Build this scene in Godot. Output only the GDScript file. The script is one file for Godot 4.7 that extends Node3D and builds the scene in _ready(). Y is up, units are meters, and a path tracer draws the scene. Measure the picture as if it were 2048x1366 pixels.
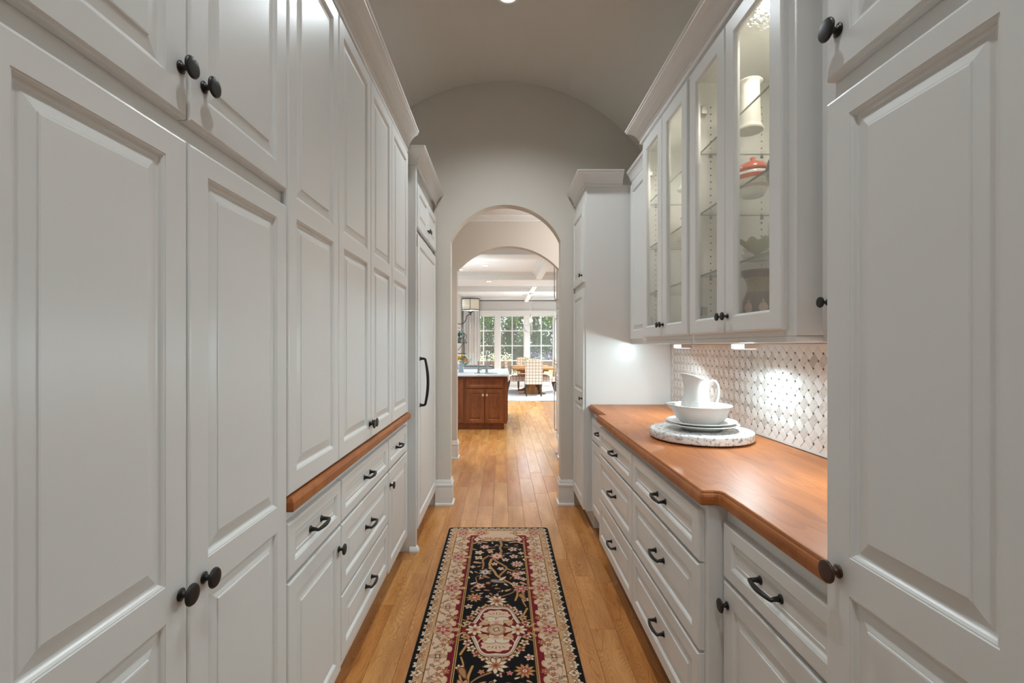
extends Node3D
# A butler's pantry looking through two arches into a kitchen and breakfast room.
# Distances: d is metres in front of the camera (z = -d); the corridor runs along -z, the eye is 1.4 m high.
const FL := 967.0
const EYE := 1.4
var taken := {}
var M := {}
var knob_mesh: Mesh
var small_knob_mesh: Mesh
var pull_mesh: Mesh
var rng := RandomNumberGenerator.new()


# ---------------------------------------------------------------- mesh helpers
class Sh:
	var st := SurfaceTool.new()
	var n := 0
	func _init() -> void:
		st.begin(Mesh.PRIMITIVE_TRIANGLES)
		st.set_smooth_group(-1)
	func soft(on: bool) -> void:
		st.set_smooth_group(0 if on else -1)
	func tri(a: Vector3, b: Vector3, c: Vector3) -> void:   # counter-clockwise seen from outside
		st.add_vertex(a); st.add_vertex(c); st.add_vertex(b)
		n += 1
	func quad(a: Vector3, b: Vector3, c: Vector3, d: Vector3) -> void:
		tri(a, b, c); tri(a, c, d)
	func uvtri(a: Vector3, b: Vector3, c: Vector3, ua: Vector2, ub: Vector2, uc: Vector2) -> void:
		st.set_uv(ua); st.add_vertex(a); st.set_uv(uc); st.add_vertex(c); st.set_uv(ub); st.add_vertex(b)
		n += 1
	func box(lo: Vector3, hi: Vector3, b := 0.0) -> void:   # chamfered by b
		var c := (lo + hi) / 2.0
		var h := (hi - lo) / 2.0
		b = minf(b, minf(h.x, minf(h.y, h.z)) * 0.9)
		for ax in 3:
			var u := (ax + 1) % 3
			var v := (ax + 2) % 3
			for s in [-1.0, 1.0]:
				var p: Array[Vector3] = []
				for k in [[-1, -1], [1, -1], [1, 1], [-1, 1]]:
					var q := Vector3.ZERO
					q[ax] = s * h[ax]; q[u] = k[0] * (h[u] - b); q[v] = k[1] * (h[v] - b)
					p.append(c + q)
				if s > 0: quad(p[0], p[1], p[2], p[3])
				else: quad(p[3], p[2], p[1], p[0])
		if b <= 0.0: return
		for ax in 3:
			var u := (ax + 1) % 3
			var v := (ax + 2) % 3
			for su in [-1.0, 1.0]:
				for sv in [-1.0, 1.0]:
					var p: Array[Vector3] = []
					for k in [[-1, 0], [1, 0], [1, 1], [-1, 1]]:
						var q := Vector3.ZERO
						q[ax] = k[0] * (h[ax] - b)
						q[u] = su * (h[u] - (0.0 if k[1] == 0 else b)); q[v] = sv * (h[v] - (b if k[1] == 0 else 0.0))
						p.append(c + q)
					if su * sv < 0: quad(p[0], p[1], p[2], p[3])
					else: quad(p[3], p[2], p[1], p[0])
		for sx in [-1.0, 1.0]:
			for sy in [-1.0, 1.0]:
				for sz in [-1.0, 1.0]:
					var s := Vector3(sx, sy, sz)
					var a := c + s * (h - Vector3(0, b, b)); var e := c + s * (h - Vector3(b, 0, b)); var f := c + s * (h - Vector3(b, b, 0))
					if sx * sy * sz > 0: tri(a, e, f)
					else: tri(a, f, e)
	func rings(loops: Array, cap := true) -> void:   # nested rectangles [x0, y0, x1, y1, z], from the outside in, seen from +z
		for i in loops.size() - 1:
			var o: Array = loops[i]
			var w: Array = loops[i + 1]
			var a := [Vector3(o[0], o[1], o[4]), Vector3(o[2], o[1], o[4]), Vector3(o[2], o[3], o[4]), Vector3(o[0], o[3], o[4])]
			var b := [Vector3(w[0], w[1], w[4]), Vector3(w[2], w[1], w[4]), Vector3(w[2], w[3], w[4]), Vector3(w[0], w[3], w[4])]
			for k in 4:
				quad(a[k], a[(k + 1) % 4], b[(k + 1) % 4], b[k])
		if cap:
			var e: Array = loops[-1]
			quad(Vector3(e[0], e[1], e[4]), Vector3(e[2], e[1], e[4]), Vector3(e[2], e[3], e[4]), Vector3(e[0], e[3], e[4]))
	func rect(x0: float, y0: float, x1: float, y1: float, z: float) -> void:
		quad(Vector3(x0, y0, z), Vector3(x1, y0, z), Vector3(x1, y1, z), Vector3(x0, y1, z))
	func prism(poly: PackedVector2Array, z0: float, z1: float) -> void:   # a polygon in x, y drawn out along z
		if Geometry2D.is_polygon_clockwise(poly): poly.reverse()
		# Geometry2D calls y-down clockwise; make it counter-clockwise for y up
		var area := 0.0
		for i in poly.size():
			area += poly[i].cross(poly[(i + 1) % poly.size()])
		if area < 0: poly.reverse()
		var t := Geometry2D.triangulate_polygon(poly)
		for i in range(0, t.size(), 3):
			var a := poly[t[i]]; var b := poly[t[i + 1]]; var c := poly[t[i + 2]]
			if (b - a).cross(c - a) < 0:
				var q := b; b = c; c = q
			tri(Vector3(a.x, a.y, z1), Vector3(b.x, b.y, z1), Vector3(c.x, c.y, z1))
			tri(Vector3(a.x, a.y, z0), Vector3(c.x, c.y, z0), Vector3(b.x, b.y, z0))
		for i in poly.size():
			var a := poly[i]; var b := poly[(i + 1) % poly.size()]
			quad(Vector3(a.x, a.y, z0), Vector3(b.x, b.y, z0), Vector3(b.x, b.y, z1), Vector3(a.x, a.y, z1))
	func slab(poly: PackedVector2Array, prof: Array) -> void:   # a plan polygon (x, z); prof = [inset, y] from the bottom up
		var area := 0.0
		for i in poly.size():
			area += poly[i].cross(poly[(i + 1) % poly.size()])
		if area > 0: poly.reverse()      # so that in (x, z) the outside lies to the left going round
		var ring: Array = []
		for p in prof:
			var r := PackedVector2Array()
			for i in poly.size():
				var d0 := (poly[i] - poly[i - 1]).normalized(); var d1 := (poly[(i + 1) % poly.size()] - poly[i]).normalized()
				var n0 := Vector2(-d0.y, d0.x); var n1 := Vector2(-d1.y, d1.x)
				r.append(poly[i] + (n0 + n1) / (1.0 + n0.dot(n1)) * -float(p[0]))
			ring.append(r)
		for j in prof.size() - 1:
			for i in poly.size():
				var k := (i + 1) % poly.size()
				var a: Vector2 = ring[j][i]; var b: Vector2 = ring[j][k]; var c: Vector2 = ring[j + 1][k]; var e: Vector2 = ring[j + 1][i]
				quad(Vector3(a.x, prof[j][1], a.y), Vector3(b.x, prof[j][1], b.y), Vector3(c.x, prof[j + 1][1], c.y), Vector3(e.x, prof[j + 1][1], e.y))
		for top in [true, false]:
			var r: PackedVector2Array = ring[-1] if top else ring[0]
			var y: float = prof[-1][1] if top else prof[0][1]
			var t := Geometry2D.triangulate_polygon(r)
			for i in range(0, t.size(), 3):
				var a := r[t[i]]; var b := r[t[i + 1]]; var c := r[t[i + 2]]
				if ((b - a).cross(c - a) > 0) == top:
					var q := b; b = c; c = q
				tri(Vector3(a.x, y, a.y), Vector3(b.x, y, b.y), Vector3(c.x, y, c.y))
	func sweep(path: Array, prof: Array, closed := true) -> void:   # a moulding: path in plan (x, z), outside to the left of travel; prof = [out, y] from the bottom up
		var ring: Array = []
		for i in path.size():
			var p: Vector2 = path[i]
			var d0: Vector2 = (p - path[i - 1]).normalized() if i > 0 else (path[1] - p).normalized()
			var d1: Vector2 = (path[i + 1] - p).normalized() if i < path.size() - 1 else d0
			var n0 := Vector2(-d0.y, d0.x); var n1 := Vector2(-d1.y, d1.x)
			var m := (n0 + n1) / (1.0 + n0.dot(n1))
			var r: Array = []
			for q in prof:
				r.append(Vector3(p.x + m.x * q[0], q[1], p.y + m.y * q[0]))
			ring.append(r)
		var np := prof.size()
		for i in path.size() - 1:
			for j in (np if closed else np - 1):
				quad(ring[i][j], ring[i + 1][j], ring[i + 1][(j + 1) % np], ring[i][(j + 1) % np])
		var flat := PackedVector2Array()
		for q in prof: flat.append(Vector2(q[0], q[1]))
		var t := Geometry2D.triangulate_polygon(flat)
		for i in range(0, t.size(), 3):
			for e in [0, path.size() - 1]:
				tri(ring[e][t[i]], ring[e][t[i + 1]], ring[e][t[i + 2]])
	func lathe(prof: Array, seg := 24, at := Vector3.ZERO, squash = null) -> void:   # prof = [r, y] from the bottom up, outside
		soft(true)
		for j in prof.size() - 1:
			for i in seg:
				var p: Array[Vector3] = []
				for k in [[j, i], [j, i + 1], [j + 1, i + 1], [j + 1, i]]:
					var an = TAU * (k[1] % seg) / seg
					var v := Vector3(prof[k[0]][0] * cos(an), prof[k[0]][1], -prof[k[0]][0] * sin(an))
					if squash != null: v = squash.call(v, an)
					p.append(at + v)
				if prof[j][0] > 1e-6: tri(p[0], p[1], p[2])
				if prof[j + 1][0] > 1e-6: tri(p[0], p[2], p[3])
				elif prof[j][0] > 1e-6: pass
		soft(false)
	func tube(pts: Array, radii: Array, seg := 10, flat := 1.0) -> void:
		soft(true)
		var up := Vector3.UP
		if absf((pts[1] - pts[0]).normalized().dot(up)) > 0.9: up = Vector3.RIGHT
		var ring: Array = []
		for i in pts.size():
			var a: Vector3 = pts[maxi(i - 1, 0)]; var b: Vector3 = pts[mini(i + 1, pts.size() - 1)]
			var t := (b - a).normalized()
			var sd := t.cross(up).normalized()
			up = sd.cross(t).normalized()
			var r: Array = []
			var rad: float = radii[mini(i, radii.size() - 1)]
			for k in seg:
				var an := TAU * k / seg
				r.append(pts[i] + (sd * cos(an) + up * sin(an) * flat) * rad)
			ring.append(r)
		for i in pts.size() - 1:
			for k in seg:
				var e := (k + 1) % seg
				quad(ring[i][k], ring[i + 1][k], ring[i + 1][e], ring[i][e])
		for k in range(1, seg - 1):
			tri(ring[0][0], ring[0][k], ring[0][k + 1])
			tri(ring[-1][0], ring[-1][k + 1], ring[-1][k])
		soft(false)
	func done() -> ArrayMesh:
		st.generate_normals()
		return st.commit()


# ---------------------------------------------------------------- nodes
func name_it(o: Node, called: String, parent: Node) -> void:
	var key := str(parent.get_instance_id()) + called
	var k: int = taken.get(key, 0)
	taken[key] = k + 1
	o.name = called if k == 0 else "%s_%03d" % [called, k]
	parent.add_child(o, true)

func thing(called: String, label: String, category: String, at := Vector3.ZERO, turn := 0.0, group := "") -> Node3D:
	var o := Node3D.new()
	name_it(o, called, self)
	o.position = at; o.rotation.y = turn
	tag(o, label, category, group)
	return o

func tag(o: Node, label: String, category: String, group := "") -> void:
	o.set_meta("label", label); o.set_meta("category", category)
	if group: o.set_meta("group", group)

func obj(called: String, mesh, mat: Material, parent: Node = self, at := Vector3.ZERO) -> MeshInstance3D:
	var o := MeshInstance3D.new()
	o.mesh = mesh.done() if mesh is Sh else mesh
	o.material_override = null
	if mat: o.mesh.surface_set_material(0, mat) if not o.mesh.has_meta("shared") else o.set_surface_override_material(0, mat)
	o.position = at
	name_it(o, called, parent)
	return o

func struct(called: String, mesh, mat: Material, label := "") -> MeshInstance3D:
	var o := obj(called, mesh, mat)
	o.set_meta("kind", "structure")
	if label: o.set_meta("label", label)
	return o

func left_thing(called: String, label: String, category: String, x: float, d0: float, group := "") -> Node3D:   # local x grows away from the camera, z into the corridor
	return thing(called, label, category, Vector3(-x, 0, -d0), PI / 2, group)

func right_thing(called: String, label: String, category: String, x: float, d1: float, group := "") -> Node3D:   # local x grows towards the camera
	return thing(called, label, category, Vector3(x, 0, -d1), -PI / 2, group)

func bx(lo: Vector3, hi: Vector3, b := 0.0) -> Sh:
	var s := Sh.new(); s.box(lo, hi, b); return s

func b6(x0: float, x1: float, y0: float, y1: float, z0: float, z1: float, b := 0.0) -> Sh:
	return bx(Vector3(x0, y0, z0), Vector3(x1, y1, z1), b)


# ---------------------------------------------------------------- materials
func mat(c: Color, rough := 0.5, spec := 0.5, metal := 0.0) -> StandardMaterial3D:
	var m := StandardMaterial3D.new()
	m.albedo_color = c; m.roughness = rough; m.metallic_specular = spec; m.metallic = metal
	return m

func rgb(r: int, g: int, b: int) -> Color:
	return Color(r / 255.0, g / 255.0, b / 255.0)

func noise(seed_: int, freq: float, oct := 3) -> FastNoiseLite:
	var n := FastNoiseLite.new()
	n.seed = seed_; n.frequency = freq; n.fractal_octaves = oct; n.noise_type = FastNoiseLite.TYPE_SIMPLEX_SMOOTH
	return n

func wood_texture(w: int, h: int, seed_: int, across: float, along: float, ring: float, wobble: float, lo: Color, hi: Color, pores: float) -> ImageTexture:
	# grain runs along v; w x h pixels stand for across x along metres
	var big := noise(seed_, 1.0, 2); var fine := noise(seed_ + 7, 1.0, 2); var tone := noise(seed_ + 19, 1.0, 2)
	var data := PackedByteArray(); data.resize(w * h * 3)
	var k := 0
	for j in h:
		var v := along * j / h
		for i in w:
			var u := across * i / w
			var r := u * ring + wobble * big.get_noise_2d(u * 7.0, v * 1.1)
			var g := r - floorf(r)
			g = pow(g, 2.2) if g < 0.92 else (1.0 - g) / 0.08
			var p := maxf(0.0, fine.get_noise_2d(u * 420.0, v * 9.0))
			var t := 0.66 + 0.26 * tone.get_noise_2d(u * 9.0, v * 1.3) - 0.5 * g * (0.6 + 0.5 * tone.get_noise_2d(u * 16.0 + 40.0, v * 2.0)) - pores * p
			var c := lo.lerp(hi, clampf(t, 0.0, 1.0))
			data[k] = int(c.r * 255); data[k + 1] = int(c.g * 255); data[k + 2] = int(c.b * 255)
			k += 3
	return ImageTexture.create_from_image(Image.create_from_data(w, h, false, Image.FORMAT_RGB8, data))

func tri_tex(m: StandardMaterial3D, t: Texture2D, sc: Vector3, off := Vector3.ZERO) -> StandardMaterial3D:
	m.albedo_texture = t; m.uv1_triplanar = true; m.uv1_scale = sc; m.uv1_offset = off; m.uv1_triplanar_sharpness = 8.0
	return m

func noise_tex(seed_: int, freq: float, ramp: Array, size := 512, oct := 4) -> ImageTexture:   # a seamless cloud picture coloured by a ramp of [position, colour]
	var n := noise(seed_, freq, oct)
	var g := Gradient.new()
	g.offsets = PackedFloat32Array(ramp.map(func(r): return r[0])); g.colors = PackedColorArray(ramp.map(func(r): return r[1]))
	var im := n.get_seamless_image(size, size, false, false, 0.15)
	var out := Image.create(size, size, false, Image.FORMAT_RGB8)
	for y in size:
		for x in size:
			out.set_pixel(x, y, g.sample(im.get_pixel(x, y).r))
	return ImageTexture.create_from_image(out)

func make_materials() -> void:
	M.white = mat(rgb(224, 222, 218), 0.31, 0.55)          # satin cabinet paint
	M.trim = mat(rgb(228, 226, 223), 0.4, 0.5)
	M.wall = mat(rgb(213, 205, 194), 0.85, 0.3)           # greige wall paint
	M.kitchen_wall = mat(rgb(214, 210, 206), 0.85, 0.3)
	M.ceiling = mat(rgb(240, 239, 237), 0.8, 0.3)
	M.bar = mat(rgb(196, 194, 190), 0.5, 0.5, 0.2)
	M.inside = mat(rgb(232, 229, 222), 0.55, 0.4)
	M.kick = mat(rgb(120, 112, 104), 0.7)
	M.gap = mat(rgb(60, 55, 50), 0.8)
	M.bronze = mat(rgb(38, 35, 33), 0.36, 0.5, 0.35)
	M.brown_bronze = mat(rgb(74, 50, 38), 0.38, 0.5, 0.4)
	M.iron = mat(rgb(40, 38, 36), 0.5, 0.5, 0.3)
	M.nickel = mat(rgb(150, 147, 142), 0.32, 0.5, 0.85)
	M.pale_knob = mat(rgb(214, 190, 172), 0.3, 0.5, 0.3)
	M.steel = mat(rgb(190, 188, 185), 0.3, 0.5, 0.9)
	M.porcelain = mat(rgb(230, 228, 224), 0.16, 0.5)
	M.oak_tex = wood_texture(800, 1100, 11, 1.0, 2.0, 62.0, 11.0, rgb(152, 95, 44), rgb(237, 177, 110), 0.4)
	M.smooth_tex = wood_texture(384, 768, 31, 0.8, 2.4, 7.0, 3.2, rgb(136, 76, 38), rgb(186, 116, 66), 0.2)
	M.cherry_tex = wood_texture(384, 512, 51, 0.6, 1.2, 18.0, 3.0, rgb(94, 48, 24), rgb(160, 92, 50), 0.25)
	M.counter = tri_tex(mat(Color(1, 1, 1), 0.42, 0.35), M.smooth_tex, Vector3(1.25, 0.42, 0.42))
	M.counter_edge = M.counter
	M.cherry = tri_tex(mat(Color(1, 1, 1), 0.32, 0.5), M.cherry_tex, Vector3(1.6, 0.83, 0.83))
	M.table_wood = tri_tex(mat(rgb(226, 222, 228), 0.6, 0.4), M.oak_tex, Vector3(1, 0.5, 0.5))
	M.plank_base = tri_tex(mat(rgb(200, 190, 180), 0.35, 0.5), M.oak_tex, Vector3(1, 0.5, 0.5))
	M.planks = []
	var tints := [rgb(255, 255, 255), rgb(250, 242, 234), rgb(255, 244, 232), rgb(244, 234, 226), rgb(252, 249, 245), rgb(238, 222, 210), rgb(255, 252, 244)]
	for k in 21:
		M.planks.append(tri_tex(mat(tints[k % 7], 0.24, 0.5), M.oak_tex, Vector3(1, 1, 0.5), Vector3(rng.randf(), 0, 0.5 + 0.04 * rng.randf())))
	var marble := noise_tex(5, 0.02, [[0.0, rgb(110, 107, 107)], [0.30, rgb(176, 173, 171)], [0.44, rgb(230, 228, 225)], [1.0, rgb(240, 239, 236)]], 512, 5)
	M.marble_board = tri_tex(mat(Color(1, 1, 1), 0.2), marble, Vector3(4, 4, 4))
	var vein := noise_tex(9, 0.012, [[0.0, rgb(206, 201, 195)], [0.45, rgb(236, 233, 229)], [0.55, rgb(222, 218, 213)], [1.0, rgb(242, 240, 237)]], 256, 4)
	M.tiles_gray = []
	for k in 6:
		M.tiles_gray.append(tri_tex(mat([rgb(255, 255, 255), rgb(250, 249, 247), rgb(240, 238, 235), rgb(255, 254, 252), rgb(246, 244, 241), rgb(226, 223, 219)][k], 0.22), vein, Vector3(5, 5, 5), Vector3(rng.randf(), rng.randf(), rng.randf())))
	M.tiles_white = [mat(rgb(240, 239, 236), 0.2), mat(rgb(236, 234, 231), 0.2), mat(rgb(243, 242, 240), 0.2)]
	M.grout = mat(rgb(240, 238, 234), 0.9, 0.2)
	M.dot_dark = mat(rgb(92, 90, 88), 0.3); M.dot_pale = mat(rgb(168, 165, 160), 0.3)
	M.quartz = tri_tex(mat(Color(1, 1, 1), 0.14), noise_tex(15, 0.015, [[0.0, rgb(196, 194, 192)], [0.5, rgb(222, 221, 219)], [1.0, rgb(234, 233, 231)]], 128, 3), Vector3(1, 1, 1))
	# seeded cabinet glass: a clear sheet with a wavy, bubbly face
	var g := mat(Color(0.95, 0.97, 0.95, 0.05), 0.07, 0.5)
	g.transparency = BaseMaterial3D.TRANSPARENCY_ALPHA
	var sn := noise(77, 0.03, 3).get_seamless_image(256, 256)
	sn.bump_map_to_normal_map(2.0)
	g.normal_enabled = true; g.normal_texture = ImageTexture.create_from_image(sn); g.normal_scale = 0.5
	g.uv1_triplanar = true; g.uv1_scale = Vector3(6, 6, 6)
	M.seeded = g
	var p := mat(Color(0.95, 0.97, 0.96, 0.06), 0.02, 0.5)
	p.transparency = BaseMaterial3D.TRANSPARENCY_ALPHA
	M.pane = p
	var s := mat(Color(0.86, 0.92, 0.88, 0.14), 0.03, 0.5)
	s.transparency = BaseMaterial3D.TRANSPARENCY_ALPHA
	M.shelf_glass = s
	M.shelf_edge = mat(rgb(110, 116, 104), 0.2)
	var cg := mat(Color(0.86, 0.9, 0.8, 0.35), 0.05, 0.5)
	cg.transparency = BaseMaterial3D.TRANSPARENCY_ALPHA
	M.dish_glass = cg
	M.lamp = mat(rgb(255, 250, 240), 0.5); M.lamp.emission_enabled = true; M.lamp.emission = Color(1, 0.96, 0.9); M.lamp.emission_energy_multiplier = 6.0
	M.puck = mat(rgb(255, 250, 240), 0.5); M.puck.emission_enabled = true; M.puck.emission = Color(1, 0.97, 0.92); M.puck.emission_energy_multiplier = 2.5
	M.bulb = mat(rgb(255, 236, 200), 0.5); M.bulb.emission_enabled = true; M.bulb.emission = Color(1, 0.78, 0.5); M.bulb.emission_energy_multiplier = 3.0


# ---------------------------------------------------------------- cabinet parts
# A door or drawer front stands at z = -t .. 0 of its cabinet: frame with rounded edges, openings with a moulded edge, raised or flat panels.
func front(parent: Node3D, called: String, x: float, y: float, w: float, h: float, opens: Array, style := "raised", t := 0.021, mt: Material = null) -> MeshInstance3D:
	mt = mt if mt else M.white
	var s := Sh.new()
	var r := 0.007
	s.rings([[0, 0, w, h, -t], [0, 0, w, h, -r], [0.0015, 0.0015, w - 0.0015, h - 0.0015, -r * 0.45], [r * 0.5, r * 0.5, w - r * 0.5, h - r * 0.5, -0.0012], [r, r, w - r, h - r, 0]], false)
	if style == "glass":
		var q: Array = opens[0]
		for c in [[0.0, 0.0, q[0] + 0.01, h], [q[2] - 0.01, 0.0, w, h], [q[0] + 0.01, 0.0, q[2] - 0.01, q[1] + 0.01], [q[0] + 0.01, q[3] - 0.01, q[2] - 0.01, h]]:
			s.quad(Vector3(c[0], c[3], -t), Vector3(c[2], c[3], -t), Vector3(c[2], c[1], -t), Vector3(c[0], c[1], -t))
	else:
		s.quad(Vector3(0, h, -t), Vector3(w, h, -t), Vector3(w, 0, -t), Vector3(0, 0, -t))
	if opens.is_empty():
		s.rect(r, r, w - r, h - r, 0)
	else:
		var ox0: float = opens[0][0]; var ox1: float = opens[0][2]
		s.rect(r, r, ox0, h - r, 0); s.rect(ox1, r, w - r, h - r, 0)
		var at := r
		for o in opens:   # from the bottom up
			s.rect(ox0, at, ox1, o[1], 0)
			at = o[3]
		s.rect(ox0, at, ox1, h - r, 0)
	for o in opens:
		var e := func(i: float, z: float) -> Array: return [o[0] + i, o[1] + i, o[2] - i, o[3] - i, z]
		if style == "glass":
			s.rings([e.call(0, 0), e.call(0.004, -0.002), e.call(0.009, -0.008), e.call(0.010, -0.012), e.call(0.010, -t)], false)
		else:
			s.rings([e.call(0, 0), e.call(0.0015, -0.0016), e.call(0.0035, -0.0018), e.call(0.007, -0.0045), e.call(0.009, -0.0075), e.call(0.0105, -0.0085)], false)
	var node := obj(called, s, mt, parent, Vector3(x, y, 0))
	for o in opens:
		var p := Sh.new()
		var e := func(i: float, z: float) -> Array: return [o[0] + i, o[1] + i, o[2] - i, o[3] - i, z]
		match style:
			"raised":
				p.rings([e.call(0.0105, -0.0085), e.call(0.014, -0.009), e.call(0.037, -0.0045), e.call(0.0395, -0.0043), e.call(0.0402, -0.0024), e.call(0.043, -0.0018)])
				obj("panel", p, mt, node)
			"flat":
				p.rings([e.call(0.0105, -0.0085), e.call(0.021, -0.0066), e.call(0.023, -0.0066), e.call(0.0238, -0.0085)])
				obj("panel", p, mt, node)
			"glass":
				p.box(Vector3(o[0] + 0.002, o[1] + 0.002, -0.017), Vector3(o[2] - 0.002, o[3] - 0.002, -0.0135))
				obj("pane", p, M.seeded, node)
	return node

func knob(door: Node3D, x: float, y: float, big := true, m: Material = null) -> void:
	obj("knob", knob_mesh if big else small_knob_mesh, m if m else M.bronze, door, Vector3(x, y, 0))

func pull(drawer: Node3D, x: float, y: float) -> void:
	obj("pull", pull_mesh, M.bronze, drawer, Vector3(x, y, -0.0085))

func share(m: Mesh, mt: Material) -> Mesh:
	m.surface_set_material(0, mt); m.set_meta("shared", true); return m

func make_hardware() -> void:
	for big in [true, false]:
		var k := 1.0 if big else 0.78
		var s := Sh.new()
		s.lathe([[0.0, 0.0], [0.012, 0.0], [0.0125, 0.002], [0.009, 0.004], [0.006, 0.007], [0.0055, 0.014], [0.008, 0.017], [0.017, 0.0185], [0.0205, 0.0205], [0.021, 0.0225], [0.019, 0.0255], [0.0175, 0.026], [0.009, 0.0265], [0.0, 0.0267]].map(func(p): return [p[0] * k, p[1]]), 28)
		var m := s.done()
		# the lathe turns round y: lay it along z
		var st := SurfaceTool.new()
		st.append_from(m, 0, Transform3D(Basis(Vector3.RIGHT, PI / 2), Vector3.ZERO))
		var out := share(st.commit(), M.bronze)
		if big: knob_mesh = out
		else: small_knob_mesh = out
	var s := Sh.new()
	var pts: Array = []
	for i in 19:
		var t := -1.0 + 2.0 * i / 18
		pts.append(Vector3(0.052 * t, -0.001, 0.027 + 0.007 * (1 - t * t)))
	pts.push_front(Vector3(-0.050, 0, 0.020)); pts.push_front(Vector3(-0.048, 0, 0.0))
	pts.push_back(Vector3(0.050, 0, 0.020)); pts.push_back(Vector3(0.048, 0, 0.0))
	s.tube(pts, [0.0085, 0.0055, 0.0055, 0.0056, 0.0057, 0.0058, 0.006, 0.0062, 0.0064, 0.0065, 0.0066, 0.0066, 0.0066, 0.0065, 0.0064, 0.0062, 0.006, 0.0058, 0.0057, 0.0056, 0.0055, 0.0055, 0.0085], 10)
	for e in [-1, 1]:
		s.tube([Vector3(0.048 * e, 0, 0), Vector3(0.048 * e, 0, 0.002), Vector3(0.048 * e, 0, 0.005)], [0.012, 0.0115, 0.007], 14)
	pull_mesh = share(s.done(), M.bronze)

const CROWN := [[0.0, 0.0], [0.012, 0.0], [0.014, 0.006], [0.012, 0.012], [0.012, 0.022], [0.018, 0.026], [0.020, 0.036], [0.026, 0.05], [0.036, 0.066], [0.05, 0.08], [0.062, 0.088], [0.066, 0.09], [0.066, 0.098], [0.070, 0.1], [0.072, 0.108], [0.0, 0.108]]
func crown(parent: Node3D, path: Array, y: float, kx := 1.0, ky := 1.0) -> void:
	var s := Sh.new()
	s.sweep(path, CROWN.map(func(p): return [p[0] * kx, y + p[1] * ky]))
	obj("crown_molding", s, M.trim, parent)


# ---------------------------------------------------------------- the setting
func set_view() -> void:
	var cam := Camera3D.new()
	cam.name = "camera"
	cam.position = Vector3(0, EYE, 0)
	cam.projection = Camera3D.PROJECTION_FRUSTUM
	cam.near = 0.05; cam.far = 200.0
	cam.size = 1366.0 / FL * cam.near
	cam.frustum_offset = Vector2(20.0, 8.0) / FL * cam.near     # the corridor's vanishing point is at pixel (1004, 691)
	add_child(cam)
	cam.current = true
	var we := WorldEnvironment.new()
	we.name = "world"
	var e := Environment.new()
	e.background_mode = Environment.BG_SKY
	var sky := Sky.new()
	var sm := ProceduralSkyMaterial.new()
	sm.sky_top_color = rgb(120, 160, 215); sm.sky_horizon_color = rgb(215, 225, 235)
	sm.ground_bottom_color = rgb(90, 95, 85); sm.ground_horizon_color = rgb(200, 205, 205)
	sm.sky_energy_multiplier = 1.8
	sky.sky_material = sm
	e.sky = sky
	e.tonemap_mode = Environment.TONE_MAPPER_LINEAR
	e.tonemap_exposure = 1.0
	e.sdfgi_enabled = true; e.ssao_enabled = true; e.ssil_enabled = true
	we.environment = e
	add_child(we)
	var sun := DirectionalLight3D.new()
	sun.name = "sun"
	sun.light_color = Color(1, 0.96, 0.88); sun.light_energy = 9.0; sun.light_angular_distance = 0.6
	sun.shadow_enabled = true
	add_child(sun)
	sun.look_at_from_position(Vector3(9, 12, -26), Vector3(1.0, 0, -15))

func light_under(parent: Node3D, at: Vector3, energy: float, cone := 62.0, size := 0.05, c := Color(0.915, 0.96, 0.985), soft := 0.9) -> void:
	var l := SpotLight3D.new()
	l.spot_angle = cone; l.spot_angle_attenuation = soft; l.spot_range = 20.0; l.spot_attenuation = 2.0
	l.light_energy = energy; l.light_color = c; l.light_size = size; l.shadow_enabled = true
	name_it(l, "lamp_light", parent)
	l.position = at; l.rotation = Vector3(-PI / 2, 0, 0)

func can_light(label: String, at: Vector3, energy: float, cone := 62.0, c := Color(0.915, 0.96, 0.985), group := "") -> void:
	var t := thing("recessed_light", label, "ceiling light", at, 0, group)
	var s := Sh.new()
	s.lathe([[0.060, 0.006], [0.060, -0.004], [0.064, -0.007], [0.078, -0.005], [0.082, 0.0], [0.082, 0.006]], 36)
	obj("trim_ring", s, M.trim, t)
	var g := Sh.new()
	g.lathe([[0.0, -0.002], [0.060, -0.002]].map(func(p): return [p[0], p[1]]), 28)
	obj("lens", g, M.lamp, t)
	light_under(t, Vector3(0, -0.02, 0), energy, cone, 0.05, c)

func arch_notch(cx: float, half: float, spring: float, apex: float) -> PackedVector2Array:   # floor, up the right jamb, over, down the left
	var rise := apex - spring
	var r := (half * half + rise * rise) / (2 * rise)
	var a := asin(half / r)
	var p := PackedVector2Array([Vector2(cx + half, 0)])
	for i in 41:
		var an := a - 2 * a * i / 40.0
		p.append(Vector2(cx + r * sin(an), apex - r + r * cos(an)))
	p.append(Vector2(cx - half, 0))
	return p

func vault_y(x: float) -> float:
	return 3.715 - 1.52 + sqrt(1.52 * 1.52 - x * x)

func baseboard(called: String, path: Array, h := 0.224) -> void:
	var s := Sh.new()
	s.sweep(path, [[0, 0], [0.026, 0], [0.026, 0.012], [0.022, 0.019], [0.014, 0.022], [0.014, h - 0.058], [0.018, h - 0.054], [0.018, h - 0.04], [0.012, h - 0.032], [0.010, h - 0.016], [0.006, h - 0.006], [0.004, h], [0, h]])
	struct(called, s, M.trim)

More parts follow.
